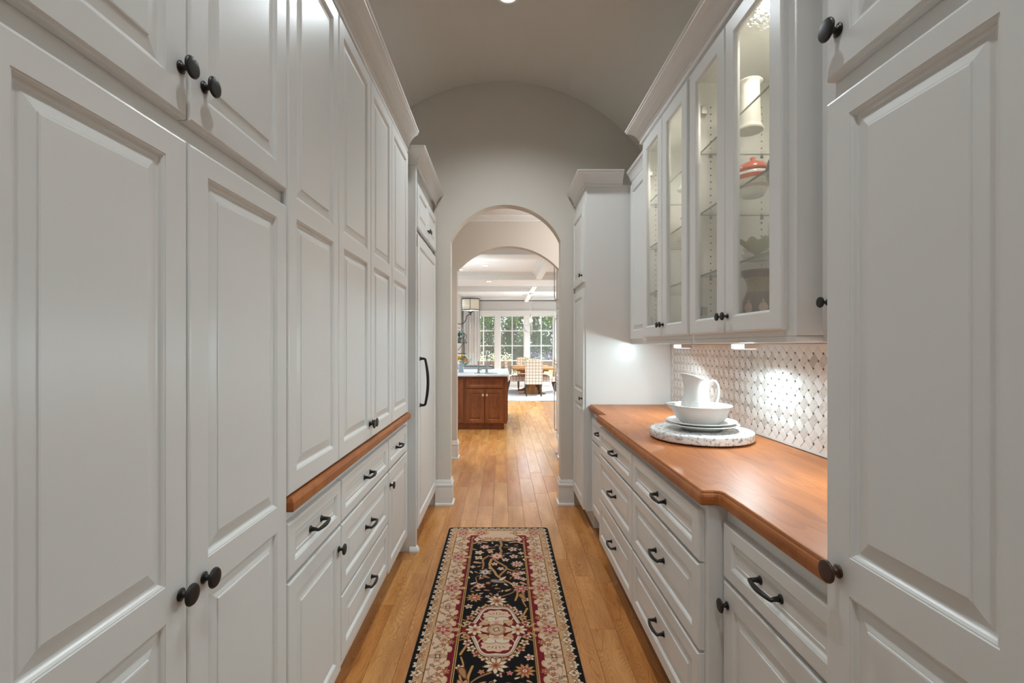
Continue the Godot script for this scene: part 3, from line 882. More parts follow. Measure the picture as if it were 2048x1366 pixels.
func build_uppers() -> void:
	var g := "glass-front wall cabinets over the right counter"
	# set back, one plain door, mostly hidden by the pantry
	var t := right_thing("wall_cabinet", "plain white wall cabinet set back between the pantry and the glass doors", "cabinet", 0.966, 1.488)
	carcass(t, 0.55, 1.41, 2.63, 0.328)
	var w := 0.50
	var dr := front(t, "door", 0.026, 1.447, w, 1.165, [[0.06, 0.06, w - 0.06, 1.105]])
	knob(dr, 0.028, 0.081, false)
	crown(t, [Vector2(0, -0.02), Vector2(0.55, -0.02)], 2.622, 0.7)
	# two glass cabinets standing forward
	var boxes := [[2.298, 1.490], [3.115, 2.303]]
	var doors := [[[2.2855, 1.923], [1.9195, 1.532]], [[3.042, 2.681], [2.6775, 2.315]]]
	var labs := ["white wall cabinet with two seeded-glass doors nearer the camera, glassware on its shelves", "white wall cabinet with two seeded-glass doors farther off, beside the tall cupboard"]
	for i in 2:
		var far: float = boxes[i][0]; var near: float = boxes[i][1]
		var cw := far - near
		t = right_thing("glass_cabinet", labs[i], "cabinet", 0.885, far, g)
		var dep := 0.411
		var body := Sh.new()
		body.box(Vector3(0.0003, 1.4305, -dep), Vector3(0.016, 2.72, -0.042)); body.box(Vector3(cw - 0.016, 1.4305, -dep), Vector3(cw - 0.0003, 2.72, -0.042))
		body.box(Vector3(0.0165, 1.431, -dep + 0.0085), Vector3(cw - 0.0165, 1.45, -0.042)); body.box(Vector3(0.0165, 2.64, -dep + 0.0085), Vector3(cw - 0.0165, 2.66, -0.042))
		body.box(Vector3(0.0165, 1.431, -dep), Vector3(cw - 0.0165, 2.66, -dep + 0.008))
		obj("body", body, M.inside, t)
		var outer := Sh.new()   # the painted outside and the face frame
		outer.box(Vector3(-0.0005, 1.41, -dep), Vector3(cw + 0.0005, 1.43, -0.0215), 0.001)
		outer.box(Vector3(cw, 1.4305, -dep), Vector3(cw + 0.0035, 2.72, -0.0215), 0.0008)
		var a: float = far - doors[i][0][0]; var b: float = far - doors[i][1][1]
		outer.box(Vector3(0, 1.4305, -0.0415), Vector3(a + 0.02, 2.72, -0.0215)); outer.box(Vector3(b - 0.02, 1.4305, -0.0415), Vector3(cw - 0.0005, 2.72, -0.0215))
		outer.box(Vector3(a + 0.0205, 1.4305, -0.0415), Vector3(b - 0.0205, 1.466, -0.0215)); outer.box(Vector3(a + 0.0205, 2.62, -0.0415), Vector3(b - 0.0205, 2.72, -0.0215))
		obj("face_frame", outer, M.white, t)
		for k in 2:
			var x: float = far - doors[i][k][0]
			w = doors[i][k][0] - doors[i][k][1]
			dr = front(t, "door", x, 1.450, w, 1.222, [[0.068, 0.060, w - 0.068, 1.156]], "glass")
			knob(dr, w - 0.022 if k == 0 else 0.022, 0.065, false)
		for y in [2.308, 2.021, 1.730]:
			var sh := obj("shelf", b6(0.018, cw - 0.018, y - 0.0095, y - 0.001, -dep + 0.010, -0.046), M.shelf_glass, t)
			obj("front_edge", b6(0.018, cw - 0.018, y - 0.0095, y - 0.001, -0.0458, -0.0448), M.shelf_edge, sh)
			obj("back_edge", b6(0.018, cw - 0.018, y - 0.0085, y - 0.002, -dep + 0.0085, -dep + 0.0095), M.shelf_edge, sh)
			for x in [0.0175, cw - 0.0175]:
				obj("end_edge", b6(x - 0.0007, x + 0.0007, y - 0.0085, y - 0.003, -dep + 0.012, -0.05), M.shelf_edge, sh)
			for x in [0.017, cw - 0.017]:
				for z in [-0.10, -0.34]:
					obj("shelf_clip", b6(x - 0.006, x + 0.006, y - 0.024, y - 0.01, z - 0.006, z + 0.006, 0.002), M.nickel, t)
		var pins := Sh.new()
		for k in 31:
			for x in [0.0165, cw - 0.0165]:
				for z in [-0.10, -0.34]:
					pins.box(Vector3(x - 0.0008, 1.56 + k * 0.032, z - 0.003), Vector3(x + 0.0008, 1.566 + k * 0.032, z + 0.003))
		obj("pin_holes", pins, M.gap, t)
		for y in [1.56, 2.50]:
			for x in [0.03, cw - 0.03]:
				obj("hinge", b6(x - 0.014, x + 0.014, y - 0.022, y + 0.022, -0.075, -0.043, 0.004), M.steel, t)
		var ends: Array = [Vector2(0, -0.30), Vector2(0, -0.022), Vector2(cw + 0.0045, -0.022)] if i == 1 else [Vector2(0, -0.022), Vector2(cw + 0.004, -0.022), Vector2(cw + 0.004, -0.30)]
		crown(t, ends, 2.70, 1.3, 1.08)
		# puck light in the top
		var pk := Vector3(cw - 0.33, 2.638, -0.17)
		var lt := thing("puck_light", ["small round light in the roof of the nearer glass cabinet", "small round light in the roof of the farther glass cabinet"][i], "cabinet light", t.transform * pk)
		var ps := Sh.new()
		ps.lathe([[0.0, -0.008], [0.026, -0.008], [0.032, -0.006], [0.034, 0.0], [0.0, 0.0]], 24)
		obj("lens", ps, M.puck, lt)
		light_under(lt, Vector3(0, -0.015, 0), CABINET_E, 80.0, 0.03, Color(1.0, 0.98, 0.93), 0.6)
	# set back at the far end
	t = right_thing("wall_cabinet", "plain white wall cabinet set back between farther glass doors and the tall cupboard", "cabinet", 0.972, 3.697)
	carcass(t, 0.578, 1.41, 2.63, 0.322)
	w = 0.53
	dr = front(t, "door", 0.03, 1.447, w, 1.165, [[0.06, 0.06, w - 0.06, 1.105]])
	crown(t, [Vector2(0.0, -0.02), Vector2(0.578, -0.02)], 2.616, 0.55)
	# lights under the wall cabinets
	var ul := ["small white light box under the nearer glass cabinet", "small white light box under the farther glass cabinet", "small white light box under the set-back wall cabinet"]
	var ud := [2.255, 3.03, 1.50]
	for i in 3:
		var lt := thing("cabinet_light", ul[i], "cabinet light", Vector3(1.133, 1.409, -ud[i]), 0, "lights under the wall cabinets")
		obj("housing", b6(-0.033, 0.033, -0.025, 0, -0.065, 0.065, 0.003), M.trim, lt)
		var ls := b6(-0.024, 0.024, -0.0265, -0.0252, -0.055, 0.055)
		ls.box(Vector3(-0.0345, -0.024, -0.060), Vector3(-0.0332, -0.004, 0.060))
		obj("lens", ls, M.puck, lt)
		var al := AreaLight3D.new()
		al.area_size = Vector2(0.048, 0.11); al.light_energy = UNDER_E * [1.3, 1.8, 1.35][i]; al.light_color = Color(0.88, 0.97, 1.0); al.shadow_enabled = true
		al.area_range = 8.0; al.area_attenuation = 2.0
		name_it(al, "panel_light", lt)
		al.position = Vector3(0, -0.030, 0); al.basis = Basis(Vector3.BACK, [-0.48, -0.74, -0.48][i]) * Basis(Vector3.RIGHT, -PI / 2 + (0.28 if i == 1 else 0.0))

const CABINET_E := 0.38
const UNDER_E := 0.56


# ---------------------------------------------------------------- things on the counter
func build_counter_things() -> void:
	var at := Vector3(0.963, 0.9508, -2.345)
	var o := Node3D.new()
	var s := Sh.new()
	s.lathe([[0.0, 0.006], [0.22, 0.006], [0.230, 0.006], [0.234, 0.009], [0.2355, 0.013], [0.2355, 0.039], [0.234, 0.043], [0.230, 0.045], [0.2, 0.0452], [0.0, 0.0452]], 72)
	var t := thing("turntable", "round white and gray speckled marble turntable on the wood counter", "turntable", at)
	obj("board", s, M.marble_board, t)
	s = Sh.new(); s.lathe([[0.0, 0.0], [0.10, 0.0], [0.10, 0.006], [0.0, 0.006]], 36)
	obj("base", s, M.gap, t)
	o.free()
	for i in 2:
		var r: float = [0.170, 0.162][i]
		var y: float = [0.0455, 0.0585][i]
		s = Sh.new()
		s.lathe([[0.0, 0.003], [0.085, 0.003], [0.087, 0.0], [0.091, 0.0], [0.093, 0.004], [0.115, 0.012], [r - 0.004, 0.0265], [r, 0.0285], [r - 0.001, 0.031], [r - 0.006, 0.0308], [0.118, 0.0175], [0.100, 0.0085], [0.092, 0.0075], [0.0, 0.007]], 64)
		var p := obj("plate", s, M.porcelain, self, at + Vector3([0.004, -0.001][i], y, [0.0, 0.003][i]))
		p.rotation.z = [0.0, 0.006][i]
		tag(p, ["white dinner plate at the bottom of the stack, directly on the marble turntable", "upper white plate of the stack, directly under the white bowl"][i], "plate", "stacked plates")
	s = Sh.new()
	s.lathe([[0.0, 0.004], [0.072, 0.004], [0.074, 0.0], [0.079, 0.0], [0.080, 0.005], [0.096, 0.016], [0.112, 0.032], [0.123, 0.052], [0.131, 0.072], [0.138, 0.086], [0.1435, 0.092], [0.144, 0.0945], [0.141, 0.0955], [0.136, 0.091], [0.127, 0.074], [0.118, 0.054], [0.107, 0.036], [0.09, 0.02], [0.07, 0.012], [0.0, 0.0105]], 72, Vector3.ZERO,
		func(v: Vector3, an: float) -> Vector3:
			var r := Vector2(v.x, v.z).length()
			var lip := maxf(0.0, cos(an - PI)) 
			var k := pow(lip, 6.0) * clampf((v.y - 0.06) / 0.03, 0, 1) * 0.16
			var relief := 0.0012 * sin(an * 11.0 + v.y * 90.0) * sin(v.y * 70.0) if r > 0.1 and v.y > 0.03 and v.y < 0.08 else 0.0
			return Vector3(v.x * (1 + k) * (1 + relief / maxf(r, 0.01)), v.y + k * 0.03, v.z * (1 + relief / maxf(r, 0.01))))
	var bowl := obj("bowl", s, M.porcelain, self, at + Vector3(-0.004, 0.0685, 0.004))
	tag(bowl, "white porcelain serving bowl holding the pitcher, on the two plates", "bowl")
	# pitcher: a lathed body with a pouring lip drawn out to one side, vine relief, a looped handle
	t = thing("pitcher", "white porcelain pitcher with raised vine pattern standing in the bowl", "pitcher", at + Vector3(-0.023, 0.0855, 0.0))
	t.scale = Vector3(1.0, 1.03, 1.0)
	var vines := noise(41, 1.0, 2)
	s = Sh.new()
	s.lathe([[0.0, 0.002], [0.046, 0.002], [0.050, 0.0], [0.056, 0.004], [0.063, 0.02], [0.0675, 0.04], [0.0685, 0.058], [0.067, 0.078], [0.063, 0.10], [0.058, 0.122], [0.0535, 0.142], [0.051, 0.158], [0.0505, 0.172], [0.052, 0.184], [0.056, 0.194], [0.0585, 0.198], [0.0565, 0.1995], [0.053, 0.194], [0.049, 0.184], [0.0475, 0.172], [0.048, 0.158], [0.050, 0.142], [0.055, 0.12], [0.06, 0.10], [0.064, 0.078], [0.0655, 0.058], [0.06, 0.03], [0.04, 0.014], [0.0, 0.012]], 72, Vector3.ZERO,
		func(v: Vector3, an: float) -> Vector3:
			var lip := pow(maxf(0.0, cos(an - PI)), 3.0) * clampf((v.y - 0.13) / 0.07, 0, 1)
			var back := pow(maxf(0.0, cos(an)), 2.0) * clampf((v.y - 0.15) / 0.05, 0, 1)
			var lift := 0.0
			if v.y > 0.15: lift = (0.026 * pow(maxf(0.0, cos(an - PI)), 1.5) - 0.004 * back + 0.010 * pow(absf(sin(an)), 2.0) * maxf(0.0, -cos(an) + 0.4)) * (v.y - 0.15) / 0.05
			return Vector3(v.x * (1 + 0.34 * lip), v.y + lift, v.z * (1 - 0.18 * lip)))
	var body := obj("body", s, M.porcelain, t)
	for k in 15:   # raised vines: little curls laid on the belly
		var a0 := k * 2.4
		var y0 := 0.03 + 0.125 * fmod(k * 0.618, 1.0)
		var pts: Array = []
		for i in 14:
			var q := i / 13.0
			var w := 0.30 * (1 - 0.75 * q)
			var an := a0 + w * cos(q * 5.2 + k) * 1.3
			var y := y0 + 0.05 * (1 - 0.6 * q) * sin(q * 5.2 + k) * 0.55
			y = clampf(y, 0.012, 0.168)
			var r := _pitcher_r(y) - 0.0003
			pts.append(Vector3(r * cos(an), y, -r * sin(an)))
		var c := Sh.new()
		c.tube(pts, [0.0008, 0.0012, 0.0016, 0.0018, 0.0018, 0.0018, 0.0017, 0.0016, 0.0015, 0.0014, 0.0014, 0.0016, 0.002, 0.0012], 6)
		obj("relief_vine", c, M.porcelain, body)
	s = Sh.new()
	var hp: Array = []
	var key := [Vector2(0.046, 0.150), Vector2(0.058, 0.172), Vector2(0.074, 0.186), Vector2(0.093, 0.184), Vector2(0.106, 0.166), Vector2(0.110, 0.136), Vector2(0.106, 0.102), Vector2(0.096, 0.070), Vector2(0.080, 0.038), Vector2(0.064, 0.018)]
	for i in key.size() - 1:
		for q in 4:
			var p0: Vector2 = key[maxi(i - 1, 0)]; var p3: Vector2 = key[mini(i + 2, key.size() - 1)]
			var c: Vector2 = key[i].cubic_interpolate(key[i + 1], p0, p3, q / 4.0)
			hp.append(Vector3(c.x, c.y, 0))
	s.tube(hp, [0.005, 0.006, 0.0075], 12, 0.8)
	obj("handle", s, M.porcelain, t)

func _pitcher_r(y: float) -> float:
	var t := [[0.0, 0.05], [0.02, 0.063], [0.04, 0.0675], [0.058, 0.0685], [0.078, 0.067], [0.10, 0.063], [0.122, 0.058], [0.142, 0.0535], [0.158, 0.051], [0.18, 0.051]]
	for i in t.size() - 1:
		if y <= t[i + 1][0]: return lerpf(t[i][1], t[i + 1][1], (y - t[i][0]) / (t[i + 1][0] - t[i][0]))
	return 0.051

func build_glassware() -> void:
	var ivory := mat(rgb(218, 213, 202), 0.5)
	# top shelf: ribbed white column vase
	var s := Sh.new()
	var pr: Array = [[0.0, 0.004], [0.060, 0.004], [0.064, 0.0], [0.070, 0.0], [0.071, 0.008], [0.066, 0.014], [0.060, 0.018]]
	for k in 20: pr.append([0.049 + 0.009 * pow(1 - k / 20.0, 2.0) + (0.0012 if k % 2 == 0 else -0.0008), 0.026 + k * 0.010])
	pr.append_array([[0.052, 0.226], [0.060, 0.231], [0.064, 0.236], [0.060, 0.240], [0.050, 0.238], [0.046, 0.230], [0.046, 0.06], [0.0, 0.055]])
	s.lathe(pr, 40)
	var o := obj("vase", s, ivory, self, Vector3(1.05, 2.3075, -2.05))
	o.scale = Vector3(0.78, 0.88, 0.78)
	tag(o, "tall ribbed white vase with ruffled rim on the top glass shelf", "vase")
	# second shelf: a painted orange and ivory tureen, a dark blue jug, white bowls below it
	var t := thing("tureen", "ivory tureen painted with orange bands on the second glass shelf", "tureen", Vector3(1.047, 2.0205, -2.02))
	t.scale = Vector3(0.66, 1.0, 0.66)
	s = Sh.new(); s.lathe([[0.0, 0.0], [0.06, 0.0], [0.065, 0.006], [0.085, 0.03], [0.098, 0.06], [0.100, 0.085], [0.096, 0.098], [0.090, 0.098], [0.0, 0.09]], 36)
	obj("body", s, mat(rgb(228, 220, 204), 0.25), t)
	s = Sh.new(); s.lathe([[0.0935, 0.0985], [0.099, 0.102], [0.094, 0.115], [0.07, 0.134], [0.03, 0.146], [0.012, 0.150], [0.016, 0.162], [0.0, 0.168]], 36)
	obj("lid", s, mat(rgb(190, 86, 58), 0.25), t)
	for k in 2:
		s = Sh.new(); s.lathe([[0.0865, 0.030], [0.0925, 0.042]] if k == 0 else [[0.0995, 0.066], [0.1015, 0.084]], 36)
		obj("painted_band", s, mat(rgb(196, 88, 60), 0.3), t)
	s = Sh.new(); s.lathe([[0.0, 0.0], [0.04, 0.0], [0.055, 0.03], [0.06, 0.07], [0.05, 0.11], [0.034, 0.135], [0.04, 0.16], [0.036, 0.16], [0.03, 0.135], [0.0, 0.12]], 28)
	o = obj("jug", s, mat(rgb(74, 80, 92), 0.3), self, Vector3(1.07, 2.0205, -1.86))
	o.scale = Vector3.ONE * 0.85
	tag(o, "dark slate-blue jug beside the orange tureen on the second glass shelf", "jug")
	# third shelf: stacked bowls
	for i in 3:
		s = Sh.new(); var r := 0.085 - 0.006 * i
		s.lathe([[0.0, 0.002], [0.035, 0.002], [0.037, 0.0], [0.042, 0.003], [r * 0.8, 0.03], [r, 0.058], [r - 0.003, 0.059], [r * 0.76, 0.032], [0.03, 0.008], [0.0, 0.007]], 36)
		o = obj("bowl", s, ivory, self, Vector3(1.12, 1.7295 + 0.024 * i, -2.12))
		o.scale = Vector3.ONE * 0.8
		tag(o, ["lowest of the three stacked ivory bowls on the third glass shelf", "middle one of the three stacked ivory bowls on the third glass shelf", "topmost of the three stacked ivory bowls on the third glass shelf"][i], "bowl", "ivory bowls in the glass cabinet")
	# third shelf: scalloped green glass compote, clear jar behind it
	s = Sh.new()
	s.lathe([[0.0, 0.0], [0.05, 0.0], [0.052, 0.004], [0.02, 0.012], [0.012, 0.03], [0.018, 0.045], [0.045, 0.062], [0.07, 0.09], [0.098, 0.122], [0.095, 0.124], [0.066, 0.094], [0.04, 0.066], [0.0, 0.052]], 48, Vector3.ZERO,
		func(v: Vector3, an: float) -> Vector3:
			var k := clampf((v.y - 0.06) / 0.06, 0, 1)
			return Vector3(v.x * (1 + 0.05 * k * cos(an * 8)), v.y + 0.012 * k * cos(an * 8), v.z * (1 + 0.05 * k * cos(an * 8))))
	o = obj("compote", s, mat(rgb(176, 178, 146), 0.12), self, Vector3(0.995, 1.7295, -1.885))
	o.scale = Vector3.ONE * 0.64
	tag(o, "scalloped pale green glass compote on the lowest glass shelf", "compote")
	s = Sh.new()
	s.lathe([[0.0, 0.0], [0.05, 0.0], [0.052, 0.004], [0.05, 0.08], [0.056, 0.12], [0.05, 0.17], [0.03, 0.20], [0.024, 0.21], [0.0, 0.22]], 32)
	o = obj("glass_jar", s, M.dish_glass, self, Vector3(1.02, 1.7295, -1.77))
	o.scale = Vector3(0.75, 0.75, 0.75)
	tag(o, "clear glass jar with rounded shoulders at the shelf's near end", "jar")
	# floor of the cabinet: tall brown and olive vase with diamond panels
	t = thing("large_vase", "large brown and olive vase with pale diamond panels on cabinet floor", "vase", Vector3(1.025, 1.4505, -1.93))
	t.scale = Vector3(0.66, 0.98, 0.66)
	s = Sh.new()
	s.lathe([[0.0, 0.0], [0.07, 0.0], [0.074, 0.004], [0.084, 0.04], [0.094, 0.09], [0.092, 0.125], [0.070, 0.165]], 40)
	obj("belly", s, mat(rgb(92, 70, 56), 0.35), t)
	s = Sh.new()
	s.lathe([[0.070, 0.165], [0.064, 0.185], [0.068, 0.205], [0.080, 0.222]], 40)
	obj("neck", s, mat(rgb(150, 134, 84), 0.35), t)
	s = Sh.new()
	s.lathe([[0.080, 0.222], [0.092, 0.236], [0.100, 0.252], [0.096, 0.253], [0.078, 0.224], [0.06, 0.19], [0.0, 0.18]], 40)
	obj("rim", s, mat(rgb(104, 76, 60), 0.35), t)
	for k in 7:
		var an := TAU * k / 7
		var d := Sh.new()
		var at := func(a: float, y: float, r: float) -> Vector3: return Vector3(r * cos(an + a), y, -r * sin(an + a))
		var c: Array = [at.call(0, 0.062, 0.0915), at.call(0.30, 0.10, 0.0965), at.call(0, 0.138, 0.0895), at.call(-0.30, 0.10, 0.0965)]
		for q in 4: d.tri(at.call(0, 0.10, 0.0975), c[q], c[(q + 1) % 4])
		obj("diamond_panel", d, mat(rgb(206, 166, 142), 0.4), t)
	# farther cabinet: pink figurine and goblets
	t = thing("figurine", "small ivory figurine on top shelf behind the farther glass doors", "figurine", Vector3(1.075, 2.3075, -2.84))
	t.scale = Vector3(0.9, 0.5, 0.9)
	s = Sh.new(); s.lathe([[0.0, 0.0], [0.045, 0.0], [0.05, 0.01], [0.036, 0.05], [0.024, 0.09], [0.03, 0.12], [0.024, 0.145], [0.010, 0.155], [0.018, 0.17], [0.02, 0.185], [0.012, 0.2], [0.0, 0.203]], 28)
	obj("body", s, mat(rgb(222, 206, 190), 0.4), t)
	t = thing("decanter", "tan flared vase on the second shelf behind the farther glass doors", "vase", Vector3(1.085, 2.0205, -2.87))
	t.scale = Vector3(0.75, 0.6, 0.75)
	s = Sh.new(); s.lathe([[0.0, 0.0], [0.06, 0.0], [0.062, 0.01], [0.05, 0.04], [0.03, 0.10], [0.02, 0.15], [0.022, 0.2], [0.034, 0.23], [0.03, 0.23], [0.0, 0.2]], 28)
	obj("body", s, mat(rgb(190, 172, 150), 0.4), t)


# ---------------------------------------------------------------- runner rug
const RW := 0.75
const RL := 2.66
var rug_im: Image
var rw := 660
var rh := 1980

func _rp(c: Color, px: int, py: int, a: float) -> void:
	if px < 0 or py < 0 or px >= rw or py >= rh or a <= 0.0: return
	if a >= 1.0: rug_im.set_pixel(px, py, c)
	else: rug_im.set_pixel(px, py, rug_im.get_pixel(px, py).lerp(c, a))

func _blob(cx: float, cy: float, rx: float, ry: float, rot: float, c: Color, lobes := 0, depth := 0.0) -> void:
	var R := maxf(rx, ry) * (1.0 + absf(depth))
	var sx := rw / RW; var sy := rh / RL
	var ca := cos(rot); var sa := sin(rot)
	for py in range(int((cy - R) * sy) - 1, int((cy + R) * sy) + 2):
		for px in range(int((cx - R) * sx) - 1, int((cx + R) * sx) + 2):
			var x := (px + 0.5) / sx - cx; var y := (py + 0.5) / sy - cy
			var u := (x * ca + y * sa) / rx; var v := (-x * sa + y * ca) / ry
			var r := sqrt(u * u + v * v)
			var lim := 1.0
			if lobes > 0: lim = 1.0 + depth * cos(lobes * atan2(v, u))
			_rp(c, px, py, clampf((lim - r) * minf(rx, ry) * sy + 0.5, 0, 1))

func _line(pts: Array, w: float, c: Color, w1 := -1.0) -> void:
	var sx := rw / RW; var sy := rh / RL
	if w1 < 0: w1 = w
	var n := pts.size() - 1
	for i in n:
		var a: Vector2 = pts[i]; var b: Vector2 = pts[i + 1]
		var hw := lerpf(w, w1, (i + 0.5) / n) / 2
		var d := b - a
		var l2 := maxf(d.length_squared(), 1e-9)
		for py in range(int((minf(a.y, b.y) - hw) * sy) - 1, int((maxf(a.y, b.y) + hw) * sy) + 2):
			for px in range(int((minf(a.x, b.x) - hw) * sx) - 1, int((maxf(a.x, b.x) + hw) * sx) + 2):
				var p := Vector2((px + 0.5) / sx, (py + 0.5) / sy)
				var t := clampf((p - a).dot(d) / l2, 0, 1)
				_rp(c, px, py, clampf((hw - p.distance_to(a + d * t)) * sy + 0.5, 0, 1))

func _curve(key: Array, steps := 6) -> Array:
	var out: Array = []
	for i in key.size() - 1:
		for q in steps:
			out.append((key[i] as Vector2).cubic_interpolate(key[i + 1], key[maxi(i - 1, 0)], key[mini(i + 2, key.size() - 1)], float(q) / steps))
	out.append(key[-1])
	return out

func _flower(x: float, y: float, r: float, petals: int, outer: Color, mid: Color, heart: Color, line_: Color, turn := 0.0) -> void:
	_blob(x, y, r * 1.06, r * 1.06, turn, line_, petals, 0.24)
	_blob(x, y, r * 0.92, r * 0.92, turn, outer, petals, 0.24)
	_blob(x, y, r * 0.56, r * 0.56, turn + 0.4, mid, petals, 0.3)
	_blob(x, y, r * 0.26, r * 0.26, 0, heart, 0)
	_blob(x, y, r * 0.1, r * 0.1, 0, line_, 0)

func _leaf(x: float, y: float, l: float, rot: float, c: Color, edge: Color) -> void:
	_blob(x, y, l * 0.5, l * 0.22, rot, edge, 3, 0.12)
	_blob(x, y, l * 0.42, l * 0.15, rot, c, 3, 0.12)

func build_rug() -> void:
	var black := rgb(20, 18, 20); var cream := rgb(222, 188, 158); var beige := rgb(202, 160, 118); var brown := rgb(112, 66, 34)
	var red := rgb(120, 28, 38); var gold := rgb(196, 150, 92); var ivory := rgb(226, 206, 180); var pink := rgb(206, 142, 124); var gray := rgb(150, 144, 138); var rose := rgb(168, 74, 70); var tan_ := rgb(176, 128, 84)
	rug_im = Image.create(rw, rh, false, Image.FORMAT_RGB8)
	rug_im.fill(black)
	var sx := rw / RW; var sy := rh / RL
	var box := func(i: float, c: Color) -> void: rug_im.fill_rect(Rect2i(int(i * sx), int(i * sy), int((RW - 2 * i) * sx), int((RL - 2 * i) * sy)), c)
	box.call(0.030, beige); box.call(0.070, brown); box.call(0.0745, cream); box.call(0.157, red); box.call(0.186, brown); box.call(0.188, gold); box.call(0.193, black); box.call(0.1955, gold); box.call(0.2, brown); box.call(0.202, black)
	var g := RandomNumberGenerator.new(); g.seed = 8
	var cx_ := RW / 2
	# guard band: small blossoms that break out into the black edge
	for side in 2:
		var n := 46
		for k in n:
			var y := 0.05 + (RL - 0.1) * k / (n - 1)
			var x := 0.043 if side == 0 else RW - 0.043
			var s := -1.0 if side == 0 else 1.0
			_blob(x + s * 0.010, y + 0.004, 0.017, 0.020, 0, ivory if k % 2 else cream, 5, 0.25)
			match k % 4:
				0:
					_blob(x, y, 0.022, 0.022, PI / 4, brown, 4, -0.2); _blob(x, y, 0.019, 0.019, PI / 4, ivory, 4, -0.2); _blob(x, y, 0.008, 0.008, 0, tan_, 4, 0.2); _blob(x, y, 0.003, 0.003, 0, brown)
				2: _flower(x + s * 0.004, y, 0.015, 5, beige, rose, ivory, brown, k)
				_:
					_flower(x + s * 0.008, y, 0.010, 4, ivory, tan_, brown, brown, k * 0.7)
			_line(_curve([Vector2(x - s * 0.012, y - 0.024), Vector2(x + s * 0.008, y - 0.014), Vector2(x - s * 0.002, y), Vector2(x + s * 0.010, y + 0.016), Vector2(x - s * 0.012, y + 0.028)]), 0.0022, brown)
	for e in 2:
		for k in 15:
			var x := 0.05 + (RW - 0.1) * k / 14
			var y := 0.043 if e == 0 else RL - 0.043
			_blob(x, y - 0.010 * (1 - 2 * e), 0.017, 0.017, 0, ivory, 5, 0.25)
			_flower(x, y, 0.013, 5, beige, rose, ivory, brown, k)
	# main border: big palmettes, small diamonds and sprigs along a thin vine
	var slots: Array = []
	for side in 2:
		var vine: Array = []
		for k in 140: vine.append(Vector2((0.115 if side == 0 else RW - 0.115) + 0.028 * sin(k * 0.42) * (1 if side == 0 else -1), 0.09 + (RL - 0.18) * k / 139.0))
		_line(vine, 0.0028, tan_)
		for k in 56:
			var y := 0.10 + (RL - 0.2) * k / 55.0
			_leaf((0.115 if side == 0 else RW - 0.115) + 0.034 * (1 if k % 2 else -1), y, 0.022, k * 1.1, [beige, gray, tan_][k % 3], brown)
	for k in 13: slots.append([0.115, 0.115 + (RL - 0.23) * k / 12.0, k, 0])
	for k in 13: slots.append([RW - 0.115, 0.115 + (RL - 0.23) * k / 12.0, k, 1])
	for k in range(1, 3): slots.append([RW * k / 3.0, 0.115, k + 1, 2]); slots.append([RW * k / 3.0, RL - 0.115, k + 1, 3])
	for q in slots:
		var x: float = q[0]; var y: float = q[1]
		var s := 1.0 if q[3] == 0 else -1.0
		if q[2] % 2 == 0:
			if q[3] < 2: _blob(x + s * 0.046, y, 0.030, 0.020, 0, beige, 2, 0.3)
			_blob(x, y, 0.052, 0.050, 0, tan_, 7, 0.10); _blob(x, y, 0.047, 0.045, 0, rgb(206, 164, 136), 7, 0.10); _blob(x, y, 0.034, 0.030, 0.3, rgb(198, 146, 122), 6, 0.2)
			_blob(x, y, 0.026, 0.024, 0.5, rose, 6, 0.5); _blob(x, y, 0.012, 0.011, 0, rgb(232, 200, 178), 5, 0.3); _blob(x, y, 0.004, 0.004, 0, red)
		else:
			_blob(x, y, 0.034, 0.030, 0, tan_, 4, 0.28); _blob(x, y, 0.029, 0.025, 0, rgb(190, 158, 132), 4, 0.28); _blob(x, y, 0.014, 0.013, 0.7, brown, 4, 0.3); _blob(x, y, 0.008, 0.007, 0.7, ivory, 4, 0.2)
		if q[3] > 1: continue
		for m in [-1, 1]:
			var yy: float = y + m * 0.062
			_leaf(x - s * 0.016, yy, 0.030, 0.6 * m, gray, brown)
			_flower(x + s * 0.016, yy + m * 0.020, 0.011, 5, tan_, rose, ivory, brown, q[2])
			_line(_curve([Vector2(x, y + m * 0.030), Vector2(x + s * 0.022, yy - m * 0.008), Vector2(x - s * 0.010, yy + m * 0.010), Vector2(x + s * 0.012, y + m * 0.098)]), 0.002, brown)
			_leaf(x + s * 0.026, yy - m * 0.012, 0.02, -0.8 * m, beige, brown)
		# blossoms and hooks on the edge of the red stripe
		_flower(x + s * 0.047, y + 0.10, 0.017, 6, tan_, rose, cream, brown, q[2])
		for m in [-1, 1]:
			_blob(x + s * 0.048, y + m * 0.050, 0.012, 0.022, 0, cream)
			_line(_curve([Vector2(x + s * 0.036, y + m * 0.030), Vector2(x + s * 0.054, y + m * 0.044), Vector2(x + s * 0.052, y + m * 0.068), Vector2(x + s * 0.038, y + m * 0.075)]), 0.003, beige)
	# cloud band corners and ends of the black field
	for e in 2:
		var y0 := 0.202 if e == 0 else RL - 0.202
		var m := 1.0 if e == 0 else -1.0
		_blob(RW / 2, y0, 0.175, 0.062, 0, cream, 6, 0.06)
		for k in 9:
			_leaf(RW / 2 + (k - 4) * 0.036 + 0.018, y0 + m * 0.008, 0.03, k, tan_, brown)
			_flower(RW / 2 + (k - 4) * 0.036, y0 + m * (0.016 + 0.026 * (k % 2)), 0.018, 5, beige, rose if k % 2 else tan_, ivory, brown, k)
		for s in [-1, 1]:
			_blob(RW / 2 + s * 0.155, y0 + m * 0.03, 0.028, 0.05, 0, red); _blob(RW / 2 + s * 0.150, y0 + m * 0.028, 0.02, 0.036, 0, cream, 4, 0.2)
			_line(_curve([Vector2(RW / 2 + s * 0.17, y0 + m * 0.10), Vector2(RW / 2 + s * 0.13, y0 + m * 0.075), Vector2(RW / 2 + s * 0.08, y0 + m * 0.085)]), 0.012, cream)
